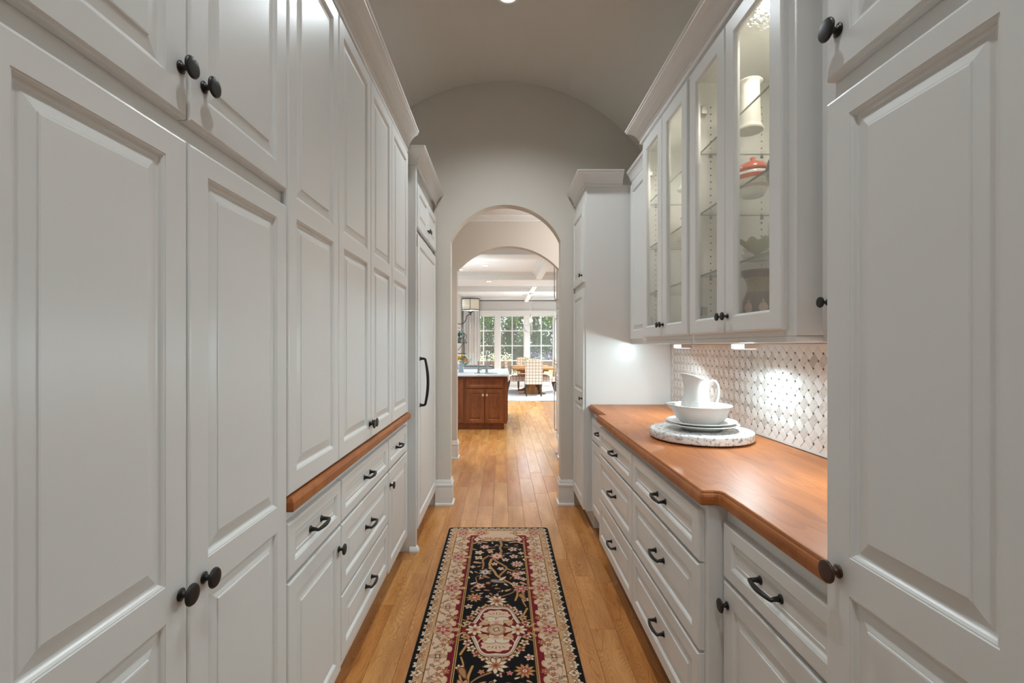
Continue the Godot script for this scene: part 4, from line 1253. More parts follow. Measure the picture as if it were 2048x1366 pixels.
	# vines and flowers of the field, one half turned end for end into the other
	for half in 2:
		var tr := func(x: float, y: float) -> Vector2: return Vector2(RW / 2 + x, y) if half == 0 else Vector2(RW / 2 - x, RL - y)
		var stem := func(key: Array, w: float, w1: float, c: Color) -> void:
			var p: Array = key.map(func(k): return tr.call(k[0], k[1]))
			var cv := _curve(p, 8)
			_line(cv, w + 0.004, brown, w1 + 0.003); _line(cv, w, c, w1)
		stem.call([[0.012, 0.25], [0.024, 0.32], [0.014, 0.38], [0.022, 0.44], [-0.01, 0.50]], 0.018, 0.013, tan_)
		stem.call([[-0.01, 0.50], [-0.02, 0.56], [0.03, 0.63], [0.055, 0.68], [0.02, 0.76], [0.008, 0.80]], 0.016, 0.012, tan_)
		stem.call([[-0.06, 0.50], [-0.095, 0.56], [-0.09, 0.62], [-0.094, 0.69]], 0.013, 0.010, tan_)
		stem.call([[-0.04, 0.55], [-0.05, 0.64], [-0.02, 0.72], [0.0, 0.78], [0.05, 0.84], [0.10, 0.90], [0.115, 0.98], [0.10, 1.06]], 0.016, 0.010, gold)
		stem.call([[0.055, 0.68], [0.09, 0.71], [0.14, 0.72]], 0.010, 0.007, gold)
		stem.call([[0.10, 0.66], [0.12, 0.655], [0.15, 0.65]], 0.008, 0.006, tan_)
		stem.call([[0.04, 0.36], [0.09, 0.365], [0.14, 0.36]], 0.007, 0.004, tan_)
		stem.call([[-0.02, 0.36], [-0.07, 0.365], [-0.12, 0.35]], 0.007, 0.004, tan_)
		stem.call([[-0.16, 1.52], [-0.13, 1.42], [-0.15, 1.36], [-0.155, 1.28]], 0.010, 0.006, gold)
		stem.call([[-0.15, 0.94], [-0.12, 0.88], [-0.13, 0.80]], 0.008, 0.005, tan_)
		stem.call([[0.02, 1.02], [0.07, 0.99], [0.10, 0.96]], 0.008, 0.005, tan_)
		stem.call([[0.13, 0.94], [0.15, 1.0], [0.14, 1.06], [0.155, 1.12]], 0.009, 0.006, gold)
		var fl := [[-0.09, 0.36, 0.032, 7, pink, ivory], [0.10, 0.40, 0.028, 5, ivory, rose], [-0.125, 0.45, 0.028, 5, ivory, pink], [-0.005, 0.505, 0.044, 8, pink, ivory], [0.105, 0.51, 0.026, 5, ivory, rose], [0.125, 0.62, 0.036, 9, ivory, rose], [-0.125, 0.53, 0.026, 4, ivory, tan_],
			[-0.075, 0.73, 0.036, 6, gray, ivory], [0.11, 0.76, 0.030, 6, pink, ivory], [0.15, 0.74, 0.020, 5, ivory, pink], [0.12, 0.80, 0.024, 5, pink, ivory], [-0.10, 0.90, 0.030, 5, pink, ivory], [0.135, 0.93, 0.040, 8, pink, rose], [0.10, 0.88, 0.022, 5, ivory, tan_], [-0.125, 1.03, 0.038, 10, gold, rose],
			[-0.02, 0.62, 0.020, 5, ivory, tan_], [0.02, 0.685, 0.020, 5, ivory, pink], [0.05, 0.56, 0.022, 5, ivory, tan_], [0.155, 0.82, 0.018, 4, ivory, tan_], [-0.155, 0.66, 0.016, 4, ivory, tan_], [0.155, 0.46, 0.018, 4, ivory, pink], [-0.05, 0.44, 0.018, 4, ivory, pink], [-0.15, 1.12, 0.020, 5, ivory, rose], [0.155, 1.05, 0.018, 5, ivory, rose]]
		for f in fl:
			var p: Vector2 = tr.call(f[0], f[1])
			_flower(p.x, p.y, f[2], f[3], f[4], f[5], ivory if f[5] != ivory else rose, brown, f[0] * 20)
		var lf := [[-0.05, 0.41, 0.07, -0.4, beige], [-0.13, 0.60, 0.07, 0.3, beige], [0.0, 0.845, 0.10, 0.25, gray], [0.03, 0.815, 0.07, -0.9, ivory], [-0.07, 0.79, 0.06, 0.6, tan_], [-0.14, 0.87, 0.05, -0.6, ivory], [0.15, 0.87, 0.06, 0.7, beige], [-0.06, 0.95, 0.04, 0.2, tan_], [-0.11, 0.95, 0.035, 0.0, ivory], [-0.14, 0.965, 0.03, 0.5, beige], [0.14, 1.02, 0.08, 1.2, tan_], [-0.09, 0.985, 0.03, -0.4, ivory], [0.06, 0.95, 0.05, -0.6, beige], [0.17, 0.56, 0.04, 1.3, ivory], [-0.16, 0.73, 0.04, 1.0, ivory], [0.08, 0.46, 0.03, 0.2, pink], [-0.16, 0.40, 0.04, 0.5, beige], [0.16, 0.69, 0.035, -0.5, beige], [0.05, 0.885, 0.04, 0.9, ivory], [-0.05, 0.68, 0.03, 1.1, ivory], [0.0, 0.93, 0.04, 0.0, tan_], [-0.17, 0.80, 0.03, 1.4, ivory]]
		for f in lf:
			var p: Vector2 = tr.call(f[0], f[1])
			_leaf(p.x, p.y, f[2], f[3] if half == 0 else f[3], f[4], brown)
	# small sprigs wherever the field is still bare
	var kept: Array = []
	for k in 900:
		var p := Vector2(0.215 + g.randf() * (RW - 0.43), 0.24 + g.randf() * (RL - 0.48))
		if Vector2((p.x - cx_) / 0.19, (p.y - RL / 2) / 0.30).length() < 1.0: continue
		var free := true
		for o in 9:
			var t := p + Vector2(cos(o * 0.785), sin(o * 0.785)) * (0.017 if o < 8 else 0.0)
			if rug_im.get_pixel(clampi(int(t.x * sx), 0, rw - 1), clampi(int(t.y * sy), 0, rh - 1)).v > 0.2: free = false
		if not free: continue
		kept.append(p)
		match k % 4:
			0: _flower(p.x, p.y, 0.013, 5, [ivory, pink, beige][k % 3], rose, ivory, brown, k)
			1: _leaf(p.x, p.y, 0.034, k * 0.7, [beige, tan_, ivory][k % 3], brown)
			2:
				_line(_curve([p + Vector2(-0.014, 0.010), p + Vector2(-0.004, -0.006), p + Vector2(0.008, 0.004), p + Vector2(0.014, -0.012)]), 0.0045, tan_)
				_blob(p.x + 0.012, p.y - 0.010, 0.006, 0.007, 0, ivory, 4, 0.3)
			3:
				for q in 3: _blob(p.x + 0.009 * cos(q * 2.1 + k), p.y + 0.009 * sin(q * 2.1 + k), 0.006, 0.0075, k, [ivory, beige, pink][q], 0)
	# medallion
	var cx := RW / 2; var cy := RL / 2
	for k in 26:
		var an := TAU * k / 26
		var rr := Vector2(cos(an) * 0.150, sin(an) * 0.225)
		_flower(cx + rr.x, cy + rr.y, 0.021, 5, ivory if k % 3 else beige, rose if k % 2 else tan_, brown, brown, an)
	for s in [-1, 1]:
		_flower(cx, cy + s * 0.265, 0.046, 9, ivory, tan_, rose, brown, 0.2)
		_line(_curve([Vector2(cx + s * 0.19, cy - 0.05), Vector2(cx + s * 0.145, cy), Vector2(cx + s * 0.19, cy + 0.05)]), 0.012, gold)
		_line(_curve([Vector2(cx + s * 0.172, cy - 0.085), Vector2(cx + s * 0.12, cy - 0.055), Vector2(cx + s * 0.10, cy)]), 0.008, tan_)
		_line(_curve([Vector2(cx + s * 0.172, cy + 0.085), Vector2(cx + s * 0.12, cy + 0.055), Vector2(cx + s * 0.10, cy)]), 0.008, tan_)
	_blob(cx, cy, 0.128, 0.218, PI / 6 * 0, brown, 6, 0.04)
	_blob(cx, cy, 0.124, 0.212, 0, ivory, 6, 0.04)
	_blob(cx, cy, 0.119, 0.206, 0, brown, 6, 0.04)
	_blob(cx, cy, 0.117, 0.203, 0, ivory, 6, 0.04)
	_blob(cx, cy, 0.108, 0.192, 0, red, 6, 0.05)
	for s in [-1, 1]:
		_blob(cx + s * 0.118, cy, 0.050, 0.044, 0, red, 4, 0.2)
		_flower(cx + s * 0.105, cy, 0.040, 8, ivory, beige, rose, brown, 0)
		_blob(cx, cy + s * 0.125, 0.070, 0.046, 0, cream, 9, 0.07)
		for k in 5: _line([Vector2(cx + (k - 2) * 0.02, cy + s * (0.150 - 0.004 * absf(k - 2))), Vector2(cx + (k - 2) * 0.014, cy + s * 0.132)], 0.003, brown)
		for m in [-1, 1]:
			_blob(cx + m * 0.030, cy + s * 0.088, 0.036, 0.024, 0, brown); _blob(cx + m * 0.030, cy + s * 0.088, 0.033, 0.021, 0, ivory)
			_blob(cx + m * 0.060, cy + s * 0.060, 0.02, 0.03, m * s * 0.6, beige, 3, 0.2)
			_line(_curve([Vector2(cx + m * 0.02, cy + s * 0.05), Vector2(cx + m * 0.07, cy + s * 0.075), Vector2(cx + m * 0.085, cy + s * 0.10)]), 0.006, cream)
		_blob(cx, cy + s * 0.052, 0.036, 0.032, 0, cream); _blob(cx, cy + s * 0.062, 0.014, 0.007, 0, pink)
	_blob(cx, cy, 0.080, 0.030, 0, cream)
	_blob(cx, cy, 0.046, 0.050, 0, brown, 8, 0.03); _blob(cx, cy, 0.043, 0.046, 0, gold, 8, 0.03); _blob(cx, cy, 0.038, 0.041, 0, brown, 8, 0.03); _blob(cx, cy, 0.036, 0.039, 0, rgb(204, 166, 136), 8, 0.03)
	_blob(cx, cy, 0.016, 0.015, 0.4, brown, 4, 0.2); _blob(cx, cy, 0.010, 0.010, 0.4, ivory, 4, 0.3)
	# wool: fine tufts of tone
	for py in rh:
		for px in rw:
			rug_im.set_pixel(px, py, rug_im.get_pixel(px, py) * (0.88 + 0.16 * g.randf()))
	var m := mat(Color(1, 1, 1), 0.95, 0.2)
	m.albedo_texture = ImageTexture.create_from_image(rug_im)
	m.rim_enabled = true; m.rim = 0.15
	# a thick mat with rounded corners and edges: plan outline, then a rounded edge profile
	var poly := PackedVector2Array()
	for c in [[1, 1, 0], [-1, 1, 1], [-1, -1, 2], [1, -1, 3]]:
		for k in 7:
			var an: float = PI / 2 * c[2] + PI / 2 * k / 6.0
			poly.append(Vector2(c[0] * (RW / 2 - 0.025) + 0.025 * cos(an), c[1] * (RL / 2 - 0.025) + 0.025 * sin(an)))
	var s := Sh.new()
	var prof := [[0.003, 0.0], [0.0, 0.003], [0.0, 0.007], [0.003, 0.0105], [0.008, 0.0115]]
	var n := poly.size()
	var ring := func(j: int, i: int) -> Vector3:
		var p := poly[i % n]
		var q: Vector2 = p - Vector2(p.x / (RW / 2), p.y / (RL / 2)).normalized() * prof[j][0]
		return Vector3(q.x, prof[j][1], q.y)
	var uv := func(v: Vector3) -> Vector2: return Vector2(v.x / RW + 0.5, v.z / RL + 0.5)
	for j in prof.size() - 1:
		for i in n:
			var a: Vector3 = ring.call(j, i + 1); var b: Vector3 = ring.call(j, i); var c: Vector3 = ring.call(j + 1, i); var d: Vector3 = ring.call(j + 1, i + 1)
			s.uvtri(a, b, c, uv.call(a), uv.call(b), uv.call(c)); s.uvtri(a, c, d, uv.call(a), uv.call(c), uv.call(d))
	for i in n:
		var a: Vector3 = ring.call(4, i + 1); var b: Vector3 = ring.call(4, i); var c := Vector3(0, 0.0115, 0)
		s.uvtri(a, b, c, uv.call(a), uv.call(b), uv.call(c))
	var o := obj("runner_rug", s, m, self, Vector3(-0.0275, 0.0003, -2.363))
	tag(o, "long black, cream and red patterned runner rug on the oak floor", "rug")


# ---------------------------------------------------------------- kitchen and breakfast room
func build_island() -> void:
	var z := -8.02
	var t := thing("kitchen_island", "cherry wood kitchen island with paired doors and small pale knobs, through the arches", "island", Vector3(0, 0, z))
	obj("body", b6(-2.2, 0.086, 0.10, 0.886, -1.92, -0.021, 0.002), M.cherry, t)
	obj("toe_kick", b6(-2.15, 0.032, 0, 0.10, -1.86, -0.06), M.cherry, t)
	obj("side_panel", b6(0.086, 0.098, 0.13, 0.86, -1.85, -0.10, 0.004), M.cherry, t)
	var dr := front(t, "drawer", -0.599, 0.692, 0.624, 0.153, [[0.055, 0.036, 0.569, 0.117]], "flat", 0.021, M.cherry)
	for c in dr.get_children(): c.mesh.surface_set_material(0, M.cherry)
	for i in 2:
		var d := front(t, "door", [-0.599, -0.283][i], 0.108, 0.308 if i == 0 else 0.308, 0.562, [[0.055, 0.055, 0.253, 0.507]], "raised", 0.021, M.cherry)
		for c in d.get_children(): c.mesh.surface_set_material(0, M.cherry)
		knob(d, 0.281 if i == 0 else 0.033, 0.47, true, M.pale_knob)
	var d3 := front(t, "door", -1.10, 0.108, 0.462, 0.735, [[0.06, 0.06, 0.402, 0.675]], "raised", 0.021, M.cherry)
	for c in d3.get_children(): c.mesh.surface_set_material(0, M.cherry)
	var s := Sh.new()
	s.slab(PackedVector2Array([Vector2(-2.25, -7.98), Vector2(0.122, -7.98), Vector2(0.122, -9.97), Vector2(-2.25, -9.97)]), [[0.006, 0.887], [0.0, 0.893], [0.0, 0.915], [0.006, 0.921]])
	var ct := obj("countertop", s, M.quartz)
	tag(ct, "pale stone countertop on the cherry island", "countertop")
	s = Sh.new()
	s.box(Vector3(-2.2, 0.9215, -9.95), Vector3(-0.20, 0.965, -9.80)); 
	t = thing("raised_ledge", "raised back ledge with dark top along the far side of the island counter", "ledge")
	obj("riser", s, M.quartz, t)
	obj("top", b6(-2.22, -0.18, 0.9655, 1.005, -9.97, -9.74, 0.008), mat(rgb(84, 80, 78), 0.25), t)
	# faucet and soap dispenser
	t = thing("faucet", "brushed metal kitchen faucet with tall pull-down spout on the island", "faucet", Vector3(-0.265, 0.9215, -8.33))
	s = Sh.new(); s.lathe([[0.03, 0.0], [0.032, 0.008], [0.024, 0.016], [0.021, 0.03], [0.021, 0.10], [0.025, 0.105], [0.025, 0.14], [0.019, 0.15], [0.017, 0.24], [0.0, 0.245]], 20)
	obj("body", s, M.nickel, t)
	s = Sh.new(); s.tube([Vector3(0, 0.23, 0), Vector3(0, 0.29, -0.005), Vector3(0.0, 0.335, -0.035), Vector3(0, 0.355, -0.08), Vector3(0, 0.345, -0.125), Vector3(0, 0.31, -0.155), Vector3(0, 0.26, -0.165)], [0.016, 0.015, 0.014, 0.014, 0.014, 0.016, 0.019], 12)
	obj("spout", s, M.nickel, t)
	s = Sh.new(); s.tube([Vector3(0.02, 0.12, 0), Vector3(0.05, 0.135, 0), Vector3(0.062, 0.17, 0), Vector3(0.068, 0.225, 0.0)], [0.012, 0.011, 0.008, 0.006], 10)
	obj("lever", s, M.nickel, t)
	t = thing("soap_dispenser", "small brushed metal soap dispenser beside the island faucet", "dispenser", Vector3(-0.405, 0.9215, -8.33))
	s = Sh.new(); s.lathe([[0.026, 0.0], [0.027, 0.008], [0.018, 0.02], [0.015, 0.05], [0.018, 0.06], [0.013, 0.08], [0.012, 0.17], [0.017, 0.185], [0.013, 0.205], [0.0, 0.212]], 18)
	obj("body", s, M.nickel, t)
	s = Sh.new(); s.tube([Vector3(0.005, 0.055, 0), Vector3(0.035, 0.06, 0.0), Vector3(0.055, 0.05, 0.01)], [0.01, 0.009, 0.007], 8)
	obj("spout", s, M.nickel, t)
	s = Sh.new(); s.box(Vector3(-0.48, 0.9212, -8.37), Vector3(-0.08, 0.9285, -8.29), 0.003)
	t = obj("deck_plate", s, M.nickel); tag(t, "flat metal deck plate under the faucet on the island counter", "deck plate")
	# flowers
	t = thing("flower_vase", "gray glass vase of yellow, orange and white flowers on the island", "flowers", Vector3(-0.735, 0.9215, -8.68))
	s = Sh.new(); s.lathe([[0.0, 0.004], [0.045, 0.0], [0.05, 0.006], [0.045, 0.06], [0.055, 0.12], [0.066, 0.15], [0.063, 0.15], [0.05, 0.12], [0.04, 0.05], [0.0, 0.02]], 28)
	obj("vase", s, mat(rgb(150, 156, 162), 0.15), t)
	var fr := RandomNumberGenerator.new(); fr.seed = 4
	var blooms := [[-0.03, 0.245, 0.06, 0.054, rgb(240, 178, 40)], [0.10, 0.215, 0.05, 0.042, rgb(214, 112, 62)], [-0.10, 0.20, 0.03, 0.046, rgb(232, 160, 50)], [0.04, 0.29, -0.02, 0.036, rgb(236, 190, 80)], [0.06, 0.20, 0.09, 0.034, rgb(222, 130, 80)]]
	for b in blooms:
		var f := Sh.new()
		f.soft(false)
		for ringk in 4:
			for p in 11 - ringk:
				var an := TAU * p / (11 - ringk) + ringk * 0.4
				var el: float = 0.15 + ringk * 0.38
				var dv := Vector3(cos(an) * cos(el), sin(el), sin(an) * cos(el)); var sd := Vector3(-sin(an), 0, cos(an))
				var r: float = b[3]
				f.quad(sd * r * 0.10, dv * r * 0.7 + sd * r * 0.26, dv * r, dv * r * 0.7 - sd * r * 0.26)
		f.lathe([[0.0, -0.3 * b[3]], [b[3] * 0.55, 0.0], [b[3] * 0.5, b[3] * 0.4], [0.0, b[3] * 0.7]], 12)
		obj("bloom", f, mat(b[4], 0.8), t, Vector3(b[0], b[1], b[2]))
	var leaf := _leaf_mesh(0.045, 0.02)
	var at: Array = []
	for k in 130:
		var q := Vector3(fr.randf_range(-1, 1), fr.randf_range(-0.4, 1), fr.randf_range(-1, 1)).normalized() * fr.randf_range(0.05, 0.14)
		at.append(Transform3D(Basis.from_euler(Vector3(fr.randf() * TAU, fr.randf() * TAU, fr.randf() * TAU)), Vector3(0, 0.21, 0) + q * Vector3(1, 0.7, 1)))
	var lm := mat(rgb(70, 108, 52), 0.7); lm.cull_mode = BaseMaterial3D.CULL_DISABLED
	_scatter(t, "foliage", leaf, lm, at)
	at = []
	for k in 150:
		var q := Vector3(fr.randf_range(0.06, 0.24), fr.randf_range(0.12, 0.34), fr.randf_range(-0.12, 0.12))
		at.append(Transform3D(Basis.from_euler(Vector3(fr.randf() * TAU, fr.randf() * TAU, fr.randf() * TAU)).scaled(Vector3.ONE * 0.5), q))
	_scatter(t, "white_sprigs", leaf, mat(rgb(226, 238, 232), 0.8), at)
	s = Sh.new()
	for k in 9: s.tube([Vector3(0, 0.08, 0), Vector3(0.08 + 0.01 * k, 0.18, 0.02 * (k - 4)), Vector3(0.10 + 0.014 * k, 0.22 + 0.012 * (k % 4), 0.025 * (k - 4))], [0.002], 5)
	obj("stems", s, lm, t)
	# shaded light on a curved arm above the island
	t = thing("drum_chandelier", "iron chandelier with crystal drops and white drum shades on curved arms, above the island", "chandelier", Vector3(-1.12, 0, -9.0))
	s = Sh.new()
	s.tube([Vector3(0, 3.048, 0), Vector3(0, 2.6, 0), Vector3(0, 1.72, 0)], [0.012], 8)
	s.lathe([[0.0, 1.70], [0.03, 1.72], [0.045, 1.78], [0.03, 1.84], [0.018, 1.90], [0.03, 1.98], [0.015, 2.05]], 16)
	s.lathe([[0.0, 3.02], [0.06, 3.03], [0.065, 3.048]], 20)
	obj("stem", s, M.iron, t)
	for k in 4:
		var b := Basis(Vector3.UP, PI / 2 * k)
		s = Sh.new()
		var cv: Array = []
		var key := [Vector2(0.03, 1.86), Vector2(0.16, 1.825), Vector2(0.30, 1.80), Vector2(0.40, 1.815), Vector2(0.445, 1.875), Vector2(0.468, 1.95), Vector2(0.51, 1.978), Vector2(0.536, 1.972)]
		for p in _curve(key, 5): cv.append(b * Vector3(p.x, p.y, 0))
		s.tube(cv, [0.0075], 8)
		var c := b * Vector3(0.536, 0, 0)
		s.lathe([[0.0, 1.955], [0.012, 1.965], [0.014, 2.0], [0.03, 2.012], [0.052, 2.026], [0.05, 2.03], [0.01, 2.032], [0.0, 2.032]], 18, c)
		obj("arm", s, M.iron, t)
		s = Sh.new()
		s.lathe([[0.158, 2.055], [0.160, 2.055], [0.160, 2.265], [0.158, 2.265], [0.158, 2.055]], 36, c)
		var shm := mat(rgb(240, 234, 224), 0.8); shm.backlight_enabled = true; shm.backlight = Color(0.7, 0.68, 0.62)
		var shade := obj("lamp_shade", s, shm, t)
		s = Sh.new()
		for y in [2.058, 2.262]: s.lathe([[0.1605, y - 0.007], [0.163, y - 0.007], [0.163, y + 0.007], [0.1605, y + 0.007]], 36, c)
		for q in 4:
			var o := Basis(Vector3.UP, PI / 2 * q + PI / 2) * Vector3(0.163, 0, 0)
			s.tube([c + o + Vector3(0, 2.05, 0), c + o + Vector3(0, 2.275, 0)], [0.005], 6)
		obj("shade_frame", s, M.iron, shade)
		s = Sh.new()
		for q in 5: s.lathe([[0.0, -0.010], [0.005, -0.004], [0.006, 0.002], [0.0, 0.009]], 8, c + Vector3(0, 1.94 - q * 0.024, 0))
		obj("crystal_drop", s, M.nickel, t)
		s = Sh.new()
		s.lathe([[0.0, 2.035], [0.012, 2.04], [0.012, 2.10], [0.026, 2.13], [0.028, 2.16], [0.018, 2.19], [0.0, 2.20]], 14, c)
		obj("bulb", s, M.bulb, t)
		var l := OmniLight3D.new()
		l.light_energy = 0.3; l.light_color = Color(0.95, 0.97, 1.0); l.light_size = 0.02; l.shadow_enabled = true; l.omni_range = 8.0; l.omni_attenuation = 2.0
		name_it(l, "bulb_light", t)
		l.position = c + Vector3(0, 2.16, 0)
	# wrought iron stand with a lantern
	t = thing("iron_stand", "black wrought-iron plant stand with scrolls beside the curtains, left of the window", "plant stand", Vector3(-1.08, 0, -11.2))
	s = Sh.new()
	for x in [-0.24, 0.20]:
		for q in [-0.16, 0.16]: s.tube([Vector3(x, 0, q), Vector3(x, 1.5, q), Vector3(x * 0.8, 1.78, q * 0.6)], [0.009], 6)
	for y in [0.4, 0.8, 1.21, 1.46]: s.box(Vector3(-0.25, y - 0.006, -0.17), Vector3(0.26, y + 0.006, 0.17))
	for k in 3:
		var sc: Array = []
		for i in 20:
			var an := i * 0.42
			var r := 0.10 - 0.0042 * i
			sc.append(Vector3(-0.05 + 0.11 * k + r * cos(an + k), 1.78 - 0.07 * k + r * sin(an + k), 0.10))
		s.tube(sc, [0.007], 6)
	s.tube([Vector3(0.20, 1.45, 0.16), Vector3(0.08, 1.30, 0.16), Vector3(-0.02, 1.215, 0.16)], [0.007], 6)
	s.tube([Vector3(0.20, 1.70, 0.10), Vector3(0.27, 1.62, 0.10), Vector3(0.24, 1.50, 0.1), Vector3(0.28, 1.46, 0.1)], [0.008], 6)
	obj("frame", s, M.iron, t)
	t = thing("potted_ivy", "small trailing green plant in gray pot on the iron stand", "plant", Vector3(-1.02, 1.467, -11.2))
	s = Sh.new(); s.lathe([[0.0, 0.0], [0.06, 0.0], [0.085, 0.11], [0.09, 0.12], [0.07, 0.12], [0.0, 0.10]], 20)
	obj("pot", s, mat(rgb(130, 130, 128), 0.7), t)
	at = []
	for k in 160:
		var q := Vector3(fr.randf_range(-1, 1), fr.randf_range(-0.3, 1), fr.randf_range(-1, 1)).normalized() * fr.randf_range(0.03, 0.13)
		at.append(Transform3D(Basis.from_euler(Vector3(fr.randf() * TAU, fr.randf() * TAU, fr.randf() * TAU)), Vector3(0, 0.16, 0) + q))
	_scatter(t, "foliage", leaf, lm, at)
	# tall cupboard on the kitchen's right, seen edge on past the arch
	t = right_thing("kitchen_cabinet", "tall white kitchen cabinet seen edge on at the second arch's right jamb", "cabinet", 0.742, 6.64)
	carcass(t, 0.52, 0.12, 2.82, 0.6, 0.1)
	for i in 3:
		var y0: float = [0.14, 1.02, 1.90][i]
		var d := front(t, "door", 0.01, y0, 0.50, 0.86 if i < 2 else 0.9, [[0.06, 0.06, 0.44, 0.80]])
		s = Sh.new()
		s.tube([Vector3(0.10, 0.12, 0), Vector3(0.10, 0.12, 0.028), Vector3(0.10, 0.16, 0.034), Vector3(0.10, 0.70, 0.034), Vector3(0.10, 0.74, 0.028), Vector3(0.10, 0.74, 0)], [0.009, 0.007, 0.006, 0.006, 0.007, 0.009], 8)
		obj("handle", s, M.bar, d)

func _leaf_mesh(l: float, w: float) -> ArrayMesh:
	var s := Sh.new()
	s.tri(Vector3(0, -l / 2, 0), Vector3(w / 2, 0, l * 0.08), Vector3(0, l / 2, 0))
	s.tri(Vector3(0, -l / 2, 0), Vector3(0, l / 2, 0), Vector3(-w / 2, 0, l * 0.08))
	var m := s.done(); m.set_meta("shared", true)
	return m

func make_chair() -> Node3D:
	var im := Image.create(64, 64, false, Image.FORMAT_RGB8)
	im.fill(rgb(240, 214, 194))
	im.fill_rect(Rect2i(0, 0, 64, 7), rgb(138, 98, 78)); im.fill_rect(Rect2i(0, 0, 7, 64), rgb(138, 98, 78))
	var fab := mat(Color(1, 1, 1), 0.95, 0.2)
	tri_tex(fab, ImageTexture.create_from_image(im), Vector3(11.8, 11.8, 11.8), Vector3(0.5, 0, 0))
	var legm := mat(rgb(84, 62, 48), 0.45)
	var t := thing("dining_chair", "plaid dining chair with its back to the kitchen, at the table's near end", "chair", Vector3.ZERO, 0, "plaid chairs round the dining table")
	# the sitter looks towards -z
	var s := Sh.new()
	s.box(Vector3(-0.235, 0.34, -0.50), Vector3(0.235, 0.47, 0.0), 0.02); s.box(Vector3(-0.225, 0.465, -0.49), Vector3(0.225, 0.50, -0.05), 0.018)
	obj("seat", s, fab, t)
	s = Sh.new()
	var lo: Array = []; var hi: Array = []
	var outline := PackedVector2Array([Vector2(-0.235, 0.33), Vector2(0.235, 0.33), Vector2(0.238, 0.95)])
	for i in 9:
		var x := 0.225 - 0.45 * i / 8.0
		outline.append(Vector2(x, 0.985 + 0.035 * (1 - pow(x / 0.225, 2.0))))
	outline.append(Vector2(-0.238, 0.95))
	s.prism(outline, 0.002, 0.092)
	var bk := obj("backrest", s, fab, t)
	bk.rotation.x = 0.09
	for k in [[-0.20, -0.46], [0.20, -0.46], [-0.20, 0.02], [0.20, 0.02]]:
		s = Sh.new()
		var zz: float = k[1]
		s.tube([Vector3(k[0], 0.35, zz), Vector3(k[0], 0.0, zz + (0.07 if zz > -0.2 else -0.02))], [0.028, 0.018], 4)
		obj("leg", s, legm, t)
	return t

